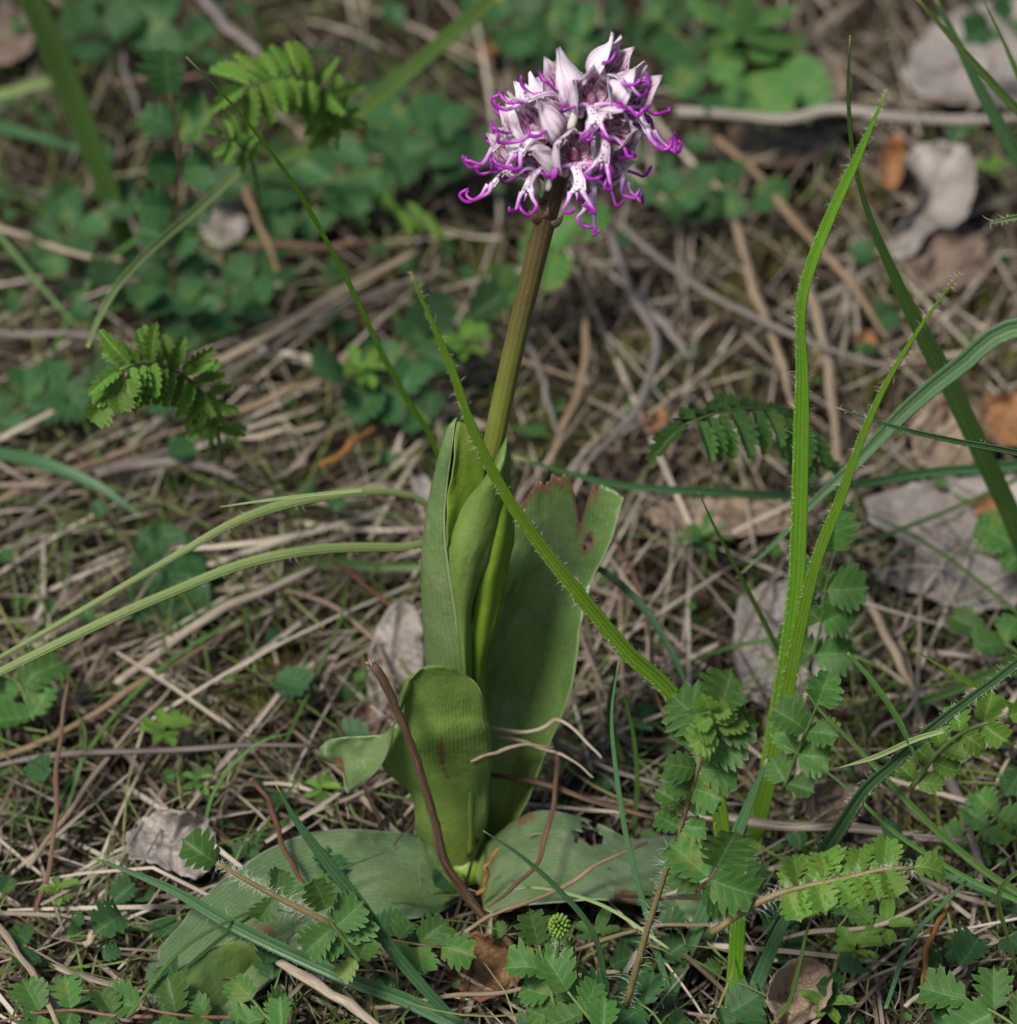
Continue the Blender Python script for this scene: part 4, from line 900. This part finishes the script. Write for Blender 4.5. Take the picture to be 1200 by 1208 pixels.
S_('pale curved straw at the upper left edge', [(-40, 255), (20, 275), (70, 293), (142, 308)], 8, .022, 'straw_pale')
S_('level grey straw on the left edge above the unfurling leaf', [(-40, 392), (40, 393), (146, 398)], 8, .02, 'straw_grey')
S_('short upright grey straw near the top left', [(145, 62), (150, 92), (167, 142)], 7, .03, 'straw_grey')
S_('brown level straw near the top left', [(130, 98), (190, 90), (245, 88)], 9, .024, 'straw_brown')
S_('broad bleached stalk below the large grey leaf', [(1000, 655), (1030, 720), (1055, 770), (1085, 825)], 13, .012, 'straw_pale')
S_('brown weathered stalk below the dark hairy blade', [(1100, 885), (1130, 940), (1148, 990), (1162, 1035)], 13, .014, 'straw_grey')
S_('thin straw crossing the bottom right litter', [(915, 1108), (1000, 1096), (1070, 1080), (1112, 1050)], 7, .016, 'straw_pale')
S_('pale straw rising to the right edge near the bottom', [(1070, 1190), (1120, 1150), (1160, 1122), (1230, 1085)], 7, .018, 'straw_pale')
S_('short orange-brown straw standing in the bottom right litter', [(1085, 1172), (1096, 1120), (1122, 1048)], 7, .018, 'straw_orange')
S_('pale looped straw over the foot of the broad leaf', [(574, 858), (630, 862), (662, 850), (688, 868), (706, 896)], 5, .045, 'straw_pale')
S_('second pale straw crossing the foot of the broad leaf', [(572, 870), (620, 876), (665, 892), (702, 916)], 4.5, .042, 'straw_pale')
S_('short thin straw resting on the bulging leaf edge', [(554, 899), (600, 882), (655, 880)], 4.5, .046, 'straw_tan')
S_('reddish stalk bending over the right ground leaf', [(656, 868), (654, 930), (642, 1005), (610, 1042), (574, 1072)], 6, .030, 'straw_brown')
S_('short orange-brown stalk at the orchid foot', [(566, 1058), (573, 1032), (584, 1002)], 6, ('y', -.035, -.035), 'straw_orange')
S_('pinkish straw under the bottom burnet leaflets', [(440, 1188), (520, 1178), (600, 1168), (665, 1156)], 6, .016, 'straw_tan')
S_('slim grey stalk right of the stem base, leaning left', [(620, 395), (640, 450), (662, 520)], 7, .014, 'straw_grey')
S_('brown stalk crossing behind the stem at mid height', [(400, 420), (500, 405), (600, 420), (700, 455)], 6, .012, 'straw_tan')
S_('tan stalk level behind the lower stem', [(405, 860), (470, 838), (520, 800)], 6, .014, 'straw_grey')
S_('long thin straw fallen against the pointed blades at the bottom', [(610, 1150), (690, 1115), (770, 1095), (860, 1088)], 5, .018, 'straw_tan')
S_('brown fern-like stalk left of the flower head', [(286, 170), (300, 250), (330, 320)], 9, .02, 'straw_tan')
S_('orange straw under the blurred blade on the upper left', [(290, 288), (360, 290), (450, 287)], 9, .02, 'straw_brown')
S_('grey curved stalk near the lower right leaf sprigs', [(1030, 870), (1075, 830), (1090, 760)], 6, .02, 'straw_grey')
S_('grey rounded stalk by the dark-ended twig', [(660, 880), (720, 905), (800, 935), (880, 950)], 6, .014, 'straw_grey')
S_('thin brown stalk from the broad leaf to the burnet cluster', [(700, 600), (735, 650), (760, 720), (770, 800), (790, 860)], 5, .02, 'straw_brown')
S_('pale bent straw near the twig tip', [(320, 690), (400, 720), (450, 770), (470, 830)], 6, .014, 'straw_tan')
S_('reddish straw beside the bent pale straw', [(385, 655), (430, 690), (480, 730)], 7, .014, 'straw_brown')

# ------------------------------------------------------------------ dead leaves
D_ = dead_leaf
D_('large grey dead leaf with a dark hole at the right edge', [(1018, 590), (1080, 570), (1150, 562), (1215, 570), (1230, 640), (1215, 700), (1150, 722), (1090, 700), (1030, 680), (1062, 640), (1030, 615)], .006, 'dead_grey', (.002, .004), .007, .03, 3, midrib=((1020, 600), (1210, 660)))
D_('grey oval dead leaf behind the crossing of the tall blades', [(872, 705), (905, 688), (960, 690), (985, 730), (978, 790), (930, 838), (885, 820), (865, 770)], .006, 'dead_grey', (0, .005), .006, .02, 4, midrib=((900, 690), (930, 838)))
D_('pinkish-tan dead leaf lying right of the broad orchid leaf', [(762, 605), (800, 590), (850, 588), (930, 592), (940, 620), (870, 632), (800, 634)], .006, 'dead_tan', (0, .002), .005, .03, 5, midrib=((760, 610), (940, 608)))
D_('small grey dead leaf with scalloped edge in the lower left', [(150, 985), (175, 962), (215, 958), (245, 970), (255, 1005), (235, 1035), (205, 1028), (175, 1015), (152, 1010)], .012, 'dead_grey', (0, .004), .005, .05, 6, midrib=((150, 990), (250, 1010)))
D_('pale dead leaf standing behind the broken twig', [(436, 770), (448, 735), (468, 710), (488, 718), (500, 750), (498, 800), (480, 830), (450, 850), (436, 820)], .012, 'dead_grey', (0, .012), .004, .02, 7, midrib=((470, 710), (450, 850)))
D_('brownish dead leaf low behind the bent leaf tip', [(425, 830), (470, 815), (490, 850), (470, 880), (430, 872), (410, 855)], .006, 'dead_brown', (0, .002), .004, .03, 8)
D_('curled grey dead leaf near the upper right', [(1045, 290), (1075, 250), (1090, 215), (1070, 185), (1100, 168), (1140, 175), (1150, 215), (1135, 260), (1100, 270), (1070, 305)], .012, 'dead_grey', (.002, .008), .010, .03, 9, midrib=((1050, 300), (1120, 170)))
D_('large grey dead leaf in the top right corner', [(1075, 60), (1100, 30), (1150, 5), (1240, 0), (1260, 70), (1240, 125), (1180, 125), (1110, 118), (1070, 100)], .010, 'dead_grey', (0, .004), .008, .03, 10, midrib=((1080, 90), (1240, 40)))
D_('brown dead leaf behind the round leaves at the top', [(930, 75), (960, 62), (990, 70), (1000, 105), (980, 125), (940, 122), (925, 100)], .008, 'dead_brown', (0, .004), .006, .03, 11)
D_('orange-tan dead leaf on the right edge', [(1145, 490), (1170, 468), (1230, 465), (1240, 515), (1190, 525), (1155, 515)], .010, 'dead_orange', (0, .003), .006, .03, 12)
D_('beige dead leaf behind the blue-green blade on the right', [(1075, 500), (1105, 470), (1150, 480), (1160, 530), (1130, 555), (1085, 545)], .006, 'dead_tan', (0, .003), .005, .03, 13)
D_('small orange-brown leaf scrap above the large grey leaf', [(1148, 592), (1165, 580), (1182, 590), (1180, 610), (1155, 612)], .016, 'dead_orange', (0, 0), .003, .05, 14)
D_('rolled beige dead leaf in the bottom right corner area', [(905, 1180), (915, 1150), (945, 1130), (975, 1140), (980, 1170), (960, 1200), (925, 1212)], .014, 'dead_tan', (0, .010), .012, .02, 15)
D_('small lilac-grey leaf scrap in the upper left', [(238, 262), (255, 240), (280, 245), (290, 270), (270, 290), (245, 285)], .008, 'dead_grey', (0, .002), .004, .03, 16)
D_('small pale scrap left of the sheath leaf', [(488, 566), (500, 560), (512, 578), (508, 592), (496, 588)], .016, 'dead_grey', (0, 0), .002, .03, 17)
D_('brown blurred dead leaf in the top left corner', [(-30, 20), (10, 5), (38, 25), (35, 60), (0, 75), (-30, 60)], .008, 'dead_brown', (0, .002), .005, .03, 18)
D_('dull red toothed leaf at the foot of the orchid', [(530, 1120), (560, 1100), (590, 1112), (612, 1130), (605, 1165), (570, 1180), (535, 1160)], .010, 'dead_red', (0, .003), .006, .06, 19)
D_('reddish-brown leaf scrap by the whitened twig', [(950, 935), (985, 920), (1020, 935), (1015, 965), (975, 975), (950, 960)], .008, 'dead_brown', (0, .002), .005, .04, 20)
D_('orange bark scrap below the flower head', [(757, 490), (768, 480), (782, 480), (788, 492), (776, 506), (760, 505)], .010, 'dead_orange', (0, 0), .003, .02, 21, cat='bark scrap')
D_('long orange bark scrap under the whitened twig', [(1040, 215), (1042, 180), (1052, 160), (1066, 165), (1066, 195), (1055, 222)], .012, 'dead_orange', (0, 0), .004, .02, 22, cat='bark scrap')
D_('tiny orange scrap right of the tallest blade', [(1010, 400), (1022, 390), (1034, 402), (1028, 416), (1014, 415)], .010, 'dead_orange', (0, 0), .003, .02, 23, cat='bark scrap')
D_('blurred orange scrap near the top edge above the flower head', [(562, 55), (575, 48), (586, 54), (582, 66), (567, 69)], .006, 'dead_orange', (0, 0), .003, .02, 24, cat='bark scrap')
D_('brown dead leaf under the whitened top twig', [(860, 150), (900, 142), (960, 150), (975, 180), (920, 195), (870, 180)], .006, 'dead_brown', (0, .002), .005, .03, 25)
D_('dusky grey-brown leaf beneath the curled grey leaf', [(1075, 275), (1130, 265), (1165, 290), (1160, 330), (1100, 340), (1070, 310)], .004, 'dead_brown', (0, .002), .005, .03, 26)
D_('round dull dark green leaf under the arching blades', [(152, 680), (165, 630), (195, 615), (230, 640), (247, 690), (240, 735), (200, 745), (160, 730)], .010, 'burnet_blue', (0, .006), .004, .004, 27, name='round_leaf', cat='leaf', group='leaves of other small plants', midrib=((175, 620), (205, 740)))

# ------------------------------------------------------------------ burnet leaves and other small plants
SP = sprig
b = 'burnet_leaf'
FC = (0, -.85, .55)       # leaflet planes turned to the viewer
SP(b, 'sharp upright burnet leaf with fresh green top beside the tall blades', [(738, 1190), (760, 1110), (785, 1030), (808, 960), (824, 905), (838, 862), (848, 838)], ('y', -.085, -.095), 6, 50, 'burnet', N=FC, stalk='stalk_yellow', hairy=True, t0=.60, s0=.72, s1=1.15, ang=68, stw=7, seed=21)
SP(b, 'young light green leaflets at the top of the upright burnet leaf', [(846, 862), (842, 850), (838, 838)], ('y', -.098, -.100), 3, 36, 'burnet_bright', N=FC, ang=78, seed=22, t0=.0, s0=1., s1=.7, group='fresh burnet tips')
SP(b, 'three large blue-green leaflets below the upright burnet leaf', [(822, 1052), (838, 1036), (846, 1024)], ('y', -.098, -.10), 2, 58, 'burnet', N=(0, -.8, .6), stalk='stalk_red', ang=88, t0=.2, stw=4, seed=24)
SP(b, 'horizontal burnet leaf with curled fresh tip at the lower right', [(840, 1100), (900, 1062), (950, 1046), (1000, 1036), (1040, 1026), (1078, 1024)], ('y', -.10, -.10), 8, 44, 'burnet_bright', N=(0, -.45, .9), stalk='stalk_yellow', hairy=True, t0=.42, s0=.9, s1=.85, ang=75, stw=8, seed=25)
SP(b, 'unfurling bright burnet leaf hanging in the left middle', [(262, 545), (252, 490), (228, 452), (195, 432), (165, 428), (142, 436)], ('y', .10, .04), 20, 50, 'burnet_bright', 'fern', N=(0, -.75, .65), stalk='stalk_green', t0=.22, s0=.7, s1=1.05, ang=62, droop=.35, stw=6, seed=26)
SP(b, 'small curled leaflets under the tip of the unfurling leaf', [(150, 440), (140, 456), (130, 470)], ('y', .04, .035), 2, 34, 'burnet_bright', 'burnet', N=(0, -.9, .4), stalk='stalk_red', ang=50, stw=5, seed=27, group='fresh burnet tips')
SP(b, 'bright fern-like burnet leaf in the upper left', [(398, 175), (392, 125), (372, 98), (345, 90), (310, 95), (285, 105)], ('y', .22, .17), 19, 52, 'burnet_bright', 'fern', N=(0, -.7, .7), t0=.15, ang=62, droop=.35, stw=5, seed=28)
SP(b, 'small dark curled leaf tip left of the fern-like leaf', [(305, 240), (300, 200), (285, 172), (262, 160)], ('y', .20, .17), 5, 30, 'burnet_bright', 'fern', N=(0, -.7, .7), t0=.5, stw=6, seed=29)
SP(b, 'hanging dark green frond left of the tallest blade', [(965, 560), (958, 520), (930, 490), (890, 482), (850, 486), (810, 500)], ('y', .09, .05), 14, 60, 'burnet', 'fern', N=(0, -.35, .95), t0=.08, ang=84, droop=.75, stw=5, seed=30)
SP(b, 'burnet leaf on a hairy yellow stalk over the left ground leaf', [(430, 1115), (380, 1085), (330, 1060), (290, 1038), (255, 1018)], ('y', -.085, -.085), 1, 46, 'burnet', N=(0, -.8, .6), stalk='stalk_yellow', hairy=True, stw=8, seed=31, t0=.95, ang=85)
SP(b, 'dark leaflets at the foot of the hairy yellow stalk', [(425, 1135), (408, 1112), (392, 1090), (385, 1072)], ('y', -.09, -.09), 3, 44, 'burnet', N=(0, -.8, .6), t0=.1, ang=80, stw=5, seed=32)
SP(b, 'burnet leaf in the bottom left corner', [(180, 1200), (130, 1198), (90, 1192), (40, 1196), (0, 1205)], ('z', .018, .02), 3, 50, 'burnet', N=(0, -.5, .85), stalk='stalk_red', t0=.3, stw=5, seed=33)
SP(b, 'burnet leaflets right of the bottom left corner', [(300, 1200), (240, 1200), (195, 1195), (165, 1188)], ('z', .016, .02), 2, 48, 'burnet', N=(0, -.55, .8), stalk='stalk_red', t0=.4, stw=5, seed=34)
SP(b, 'small burnet leaf at the bottom edge below the dark blade', [(345, 1225), (315, 1200), (298, 1180)], ('z', .018, .022), 2, 42, 'burnet', N=(0, -.6, .8), t0=.3, stw=5, seed=35)
SP(b, 'thin sprig before the orchid foot with paired leaflets', [(395, 1090), (440, 1104), (480, 1112), (520, 1118)], ('z', .022, .024), 2, 44, 'burnet', N=(0, -.65, .75), stalk='stalk_red', t0=.6, stw=4, seed=36, ang=72)
SP(b, 'burnet leaf at the bottom centre, left of the green bud', [(665, 1225), (655, 1190), (645, 1150), (636, 1115)], ('z', .012, .035), 3, 46, 'burnet', N=(0, -.6, .8), t0=.2, stw=5, seed=37)
SP(b, 'insect-spotted burnet leaflets at the bottom edge below the bud', [(720, 1230), (690, 1195), (670, 1170)], ('z', .02, .03), 2, 50, 'burnet', N=(0, -.5, .85), t0=.2, stw=5, seed=38)
SP(b, 'burnet leaf to the right of the tall blades with large top leaflet', [(955, 790), (968, 740), (975, 690), (985, 650)], ('y', .03, .02), 3, 54, 'burnet', N=(0, -.8, .6), t0=.15, stw=4, seed=39, s0=1, s1=.95)
SP(b, 'burnet leaf right of the tall blades at knee height of the stems', [(925, 930), (940, 890), (955, 855), (965, 830)], ('y', -.02, -.03), 3, 46, 'burnet', N=(0, -.75, .65), t0=.1, stw=5, seed=40)
SP(b, 'fresh burnet leaf below the dark hairy blade at the right edge', [(1075, 930), (1105, 890), (1140, 862), (1190, 845)], ('y', -.04, -.04), 5, 38, 'burnet_bright', N=(0, -.7, .7), t0=.1, stw=6, seed=41)
SP(b, 'blue-green burnet leaf in the bottom right corner', [(1215, 1225), (1190, 1205), (1165, 1190), (1140, 1180)], ('z', .02, .025), 2, 56, 'burnet', N=(0, -.6, .8), t0=.2, stw=4, seed=42)
SP(b, 'burnet leaflets at the right edge under the large grey leaf', [(1225, 790), (1195, 765), (1160, 745)], ('z', .02, .025), 2, 44, 'burnet', N=(0, -.6, .8), t0=.2, stw=4, seed=43)
SP(b, 'burnet leaflet poking in at the right edge beside the grey leaf', [(1240, 660), (1215, 650), (1195, 640)], ('z', .025, .03), 1, 50, 'burnet', N=(0, -.6, .8), t0=.2, stw=4, seed=44)
SP(b, 'soft-focus burnet leaf right behind the upper stem', [(590, 345), (620, 320), (650, 300), (690, 280)], ('z', .02, .05), 3, 56, 'burnet', N=(0, -.5, .85), t0=.0, stw=4, seed=45)
SP(b, 'soft-focus leafy sprig left of the stem, upper', [(430, 470), (480, 425), (520, 395), (555, 375)], ('z', .01, .03), 4, 52, 'burnet_blue', N=(0, -.5, .85), t0=.1, stw=4, seed=46)
SP(b, 'soft-focus leafy sprig left of the stem, lower', [(510, 500), (475, 470), (440, 450), (405, 445)], ('z', .01, .03), 3, 52, 'burnet_blue', N=(0, -.5, .85), t0=.1, stw=4, seed=47)
SP(b, 'long blurred burnet leaf rising in the upper left', [(205, 345), (206, 280), (212, 210), (210, 150), (200, 110)], ('y', .25, .22), 5, 56, 'burnet_blue', N=(0, -.8, .6), stalk='stalk_red', t0=.1, stw=4, seed=48)
SP(b, 'blurred blue-green leaf at the left under the broad blade', [(40, 320), (70, 285), (95, 262), (120, 250)], ('z', .02, .03), 3, 48, 'burnet_blue', N=(0, -.5, .85), t0=.1, stw=4, seed=49)
SP(b, 'blurred leaf behind the unfurling leaf at the left edge', [(-10, 500), (30, 480), (60, 462), (95, 450)], ('z', .01, .02), 3, 50, 'burnet_blue', N=(0, -.5, .85), t0=.1, stw=4, seed=50)
SP(b, 'burnet leaf on the left edge beneath the arching blades', [(40, 850), (30, 825), (20, 805), (0, 795)], ('z', .015, .025), 2, 58, 'burnet', N=(0, -.5, .85), t0=.1, stw=4, seed=51)
SP(b, 'small blurred burnet leaf at the top centre left of the flower head', [(520, 270), (490, 262), (465, 250), (450, 240)], ('z', .02, .05), 4, 38, 'burnet_bright', 'fern', N=(0, -.5, .85), t0=.1, stw=4, seed=52)
SP(b, 'row of round blurred leaflets right below the flower head', [(775, 240), (810, 225), (850, 222), (890, 225)], ('z', .02, .02), 4, 40, 'burnet_blue', N=(0, -.6, .8), t0=.0, stw=3, seed=53, ang=85)
SP(b, 'blurred leafy sprig at the top edge right of the flower head', [(760, 20), (800, 40), (830, 75), (850, 110)], ('z', .03, .03), 4, 58, 'burnet_blue', N=(0, -.5, .85), t0=.0, stw=4, seed=54)
SP(b, 'blurred leaflets in the top right corner', [(1230, 10), (1200, 22), (1170, 35)], ('z', .03, .04), 1, 50, 'burnet_blue', N=(0, -.5, .85), t0=.2, stw=4, seed=55)
SP(b, 'blurred leaf at the top edge above the bright blade', [(150, 0), (130, 30), (110, 50)], ('z', .02, .03), 2, 60, 'burnet_blue', N=(0, -.5, .85), t0=.1, stw=4, seed=56)
SP(b, 'blurred leafy sprig filling the top left centre', [(230, 60), (200, 30), (170, 10), (140, -5)], ('z', .03, .04), 3, 56, 'burnet_blue', N=(0, -.5, .85), t0=.1, stw=4, seed=57)
SP(b, 'blurred low leaf under the fern-like leaf', [(400, 260), (360, 240), (320, 235), (290, 225)], ('z', .01, .02), 3, 54, 'burnet_blue', N=(0, -.5, .85), t0=.1, stw=4, seed=58)
SP(b, 'dark blurred leaves beside the left of the flower head', [(560, 200), (520, 180), (490, 150), (470, 120)], ('z', .02, .03), 4, 62, 'burnet_blue', N=(0, -.5, .85), t0=.0, stw=4, seed=59)
SP(b, 'dark blurred leaves under the sloping blade at the top', [(470, 190), (430, 200), (390, 215), (360, 220)], ('z', .02, .02), 3, 58, 'burnet_blue', N=(0, -.5, .85), t0=.0, stw=4, seed=60)
SP(b, 'dark blurred sprig at the top centre behind the flower head', [(700, 60), (660, 40), (620, 30), (600, 20)], ('z', .02, .03), 4, 58, 'burnet_blue', N=(0, -.5, .85), t0=.0, stw=4, seed=61)
SP(b, 'blurred blue-green sprig left below the upper leaves', [(250, 400), (225, 370), (190, 345), (150, 330)], ('z', .01, .03), 4, 50, 'burnet_blue', N=(0, -.5, .85), t0=.0, stw=4, seed=62)
SP(b, 'blurred low leaf between straw and sloping blade', [(330, 320), (300, 330), (270, 350), (240, 360)], ('z', .01, .02), 3, 48, 'burnet_blue', N=(0, -.5, .85), t0=.0, stw=4, seed=63)
SP(b, 'small green leaves at the right edge low in the litter', [(1130, 1010), (1160, 980), (1180, 960), (1200, 950)], ('z', .01, .02), 3, 46, 'burnet', N=(0, -.5, .85), t0=.1, stw=3, seed=64)
SP(b, 'small leaf below the horizontal burnet leaf', [(985, 1100), (1000, 1080), (1006, 1068)], ('z', .015, .02), 1, 42, 'burnet', N=(0, -.6, .8), t0=.2, stw=3, seed=65)
SP(b, 'toothed leaflet cluster left of the bottom pale shoot', [(790, 1225), (770, 1195), (745, 1180), (720, 1175)], ('z', .012, .02), 2, 42, 'burnet_blue', N=(0, -.5, .85), t0=.1, stw=3, seed=66)
for k, (lab, x, y, z, s) in enumerate([
    ('round bramble-like leaf at the top right, largest of its plant', 900, 85, .045, 92), ]):
    pass
e = SP('bramble_plant', 'blurred plant with round light green leaves at the top right', [(870, 60), (878, 62), (885, 58)], ('z', .03, .045), 1, 50, 'round_leaf', 'round', N=(0, -.4, .9), stalk='stalk_red', t0=.1, seed=70, cat='plant', group='leaves of other small plants', terminal=False, stw=4)
def rl(px, py, qx, qy, z=.045):
    a = PZ(px, py, z); c = PZ(qx, qy, z - .004); put_leaflet(e, a, c - a, (0, -.6, .8), np.linalg.norm(c - a), 'round_leaf', 'round')
rl(880, 84, 966, 136, .03); rl(878, 60, 940, 72, .032); rl(872, 66, 838, 92, .04); rl(878, 50, 935, 18); rl(868, 50, 830, 40); rl(884, 88, 905, 140, .035); rl(860, 40, 868, -12)
e2 = empty('herb_rosette', Vector(PZ(830, 640, .01)), 'small whorled rosette of narrow leaves left of the thin blade', 'plant', 'leaves of other small plants')
tube('stalk', PZ(np.array([832, 831, 830]), np.array([690, 665, 632]), np.array([.004, .012, .022])) - np.array(e2.location), [.0006, .0005, .0004], M['stalk_green'], e2)
for k in range(13):
    a = k / 13 * 6.283 + random.uniform(-.15, .15); c = PZ(830, 632 + (k % 3) * 8, .022 - (k % 3) * .003)
    put_leaflet(e2, c, (math.cos(a), math.sin(a), random.uniform(.1, .6)), (0, 0, 1), random.uniform(.0085, .011), 'burnet', 'narrow')
def herb(label, px, py, s, mat='burnet_bright', tilt=.5, n=7, z=.018):
    o0 = PZ(px, py, .004); h = empty('herb_seedling', Vector(o0), label, 'plant', 'tiny green herb seedlings in the straw'); tp = PZ(px, py - 8, z)
    tube('stalk', np.array([o0 - o0, (tp - o0) * .5, tp - o0]), [.0005, .0005, .0003], M['stalk_green'], h)
    for k in range(n):
        a = k / n * 6.283 + random.uniform(-.3, .3); put_leaflet(h, tp - np.array([0, 0, .001 * k * .4]), (math.cos(a), math.sin(a) - .2, random.uniform(.1, tilt)), (0, -.3, 1), s / 4490 * random.uniform(.8, 1.2), mat, 'narrow', 1.4)
herb('tiny bright herb in the straw left of the level grey twig', 195, 862, 34, n=9)
herb('bright seedling beside the curved pinkish stalk', 380, 935, 26)
herb('seedling with oval leaves right of centre at the bottom', 1045, 1098, 40, n=5)
herb('pale yellow-green moss-like sprig in the bottom right', 1010, 1120, 34, 'burnet_bright', .8, 9)
herb('oval-leaved seedling at the bottom right edge', 975, 1190, 34, n=5)
herb('small seedling at the right below the curled grey leaf', 1172, 205, 40, n=4)
herb('light green herb left of the stem among soft-focus leaves', 430, 440, 44, n=8, z=.03)
herb('light green herb behind the stem at mid height', 548, 408, 40, n=8, z=.03)
herb('blurred seedling at the left in the lower straw', 70, 1055, 26)
herb('seedling under the small grey scalloped leaf', 235, 925, 24, 'burnet')
herb('leafy herb above the bottom edge left of the pale shoot', 705, 1108, 36, n=5, mat='burnet')
herb('bright herb shoot near the top edge right of the corner', 640, 290, 40, n=6, z=.03)

# flower-bud head of burnet
bp = PY(np.array([655., 658., 660.]), np.array([1150., 1118., 1100.]), np.array([-.09, -.09, -.09])); bud = empty('burnet_bud', Vector(bp[0]), 'small knobbly light green bud at the bottom centre', 'flower bud')
tube('stalk', bp - bp[0], [.0006, .0005, .0005], M['stalk_green'], bud); hairs(bud, crom(bp, 8), .0005, 70, .0018, seed=3)
c0 = bp[2] + np.array([0, 0, .002]) - bp[0]
for k in range(70):
    t = (k + .5) / 70; ph = k * 2.39996; zz = 1 - 2 * t; rr = math.sqrt(1 - zz * zz); d = np.array([rr * math.cos(ph), rr * math.sin(ph), zz * 1.25])
    p = c0 + d * .0023; dn = norm(d); V, F, uv = tube_arr(np.array([p - dn * .0008, p, p + dn * .0005, p + dn * .0008]), [.0004, .0005, .0004, .0001], 5); mk('sepal_scale', V, F, M['bud'], bud, uv)

# ------------------------------------------------------------------ low ground cover: countless small leaves
def cover(name, N, mat, label, seed, keep, slo, shi, zlo, zhi, kind='burnet', reg=(-320, 1520, -170, 1330)):
    r = np.random.default_rng(seed); random.seed(seed)
    cx = r.uniform(reg[0], reg[1], N); cy = r.uniform(reg[2], reg[3], N); k = keep(cx, cy, r); cx, cy = cx[k], cy[k]; N = len(cx)
    tm = leaflet_templates(mat, kind); VV = []; FF = []; UU = []; off = 0
    for i in range(N):
        me = tm[i % len(tm)]; v = np.array([x.co[:] for x in me.vertices]); f = np.array([p.vertices[:] for p in me.polygons]); 
        if not hasattr(cover, 'uvc'): cover.uvc = {}
        key = me.name
        if key not in cover.uvc:
            uvv = np.zeros((len(v), 2))
            for lp, ud in zip(me.loops, me.uv_layers[0].data): uvv[lp.vertex_index] = ud.uv
            cover.uvc[key] = uvv
        s = r.uniform(slo, shi) / 4490; c = PZ(cx[i], cy[i], r.uniform(zlo, zhi)); a = r.uniform(0, 6.283)
        d = norm(np.array([math.cos(a), math.sin(a), r.normal(.1, .3)])); n = norm(np.array([r.normal(0, .35), r.normal(-.35, .3), 1])); x = norm(np.cross(d, n)); n = np.cross(x, d)
        VV.append(v * s @ np.array([x, d, n]) + c); FF.append(f + off); UU.append(cover.uvc[key]); off += len(v)
    return tag(mk_big(name, np.concatenate(VV), np.concatenate(FF), M[mat], np.concatenate(UU)), label, 'ground cover')
def k_tl(cx, cy, r):
    p = np.where((cx < 560) & (cy < 400), .9, .12); p = np.where((cx < 820) & (cy < 230), .9, p); p = np.where((cy > 1000), .45, p); p = np.where((cx > 620) & (cy > 230) & (cy < 900), .06, p); return r.random(len(cx)) < p
cover('ground_cover', 1500, 'burnet_blue', 'low carpet of small dull green leaves, thickest in the upper left', 31, k_tl, 26, 52, .0, .022)
cover('ground_cover', 700, 'burnet', 'scattered tiny green leaves low in the straw', 32, lambda x, y, r: r.random(len(x)) < np.where(y > 800, .8, .3), 12, 26, .0, .012)
cover('ground_cover', 1500, 'burnet_blue', 'small dull green leaves continuing over the ground around the orchid', 33, lambda x, y, r: outside(x, y) & (r.random(len(x)) < .55), 26, 52, .0, .020, 'burnet', (-1300, 2500, -620, 1700))
# moss tufts
def moss():
    r = np.random.default_rng(5); P = []; n = []
    cs = [(870, 350), (960, 430), (1080, 335), (1010, 450), (1120, 930), (1080, 990), (760, 420), (700, 500), (840, 440), (640, 520), (1160, 350), (1130, 470), (330, 800), (300, 830), (420, 700), (960, 870), (1000, 1120), (1150, 1110), (905, 290), (1070, 880), (560, 330), (620, 470), (1010, 230), (1170, 420), (230, 820), (1140, 1180), (880, 520)]
    for (x, y) in cs:
        m = 260; X = x + r.normal(0, 26, m); Y = y + r.normal(0, 15, m); Z = r.uniform(-.006, .003, m)
        a = PZ(X, Y, Z); d = norm(np.stack([r.normal(0, .6, m), r.normal(-.1, .6, m), np.ones(m)], -1)) * r.uniform(.0015, .0045, m)[:, None]
        P.append(np.stack([a, a + d * .5, a + d + r.normal(0, .0004, (m, 3))], 1))
    P = np.concatenate(P); N = len(P); W = np.tile([.0006, .0007, .0001], (N, 1)); V, F, uv = ribbons(P, W, norm(np.stack([r.normal(0, 1, N), -np.ones(N), r.normal(0, .3, N)], -1)), .3)
    tag(mk_big('moss', V, F, M['moss'], uv), 'yellow-green moss tufts between the straws', 'moss')
moss()
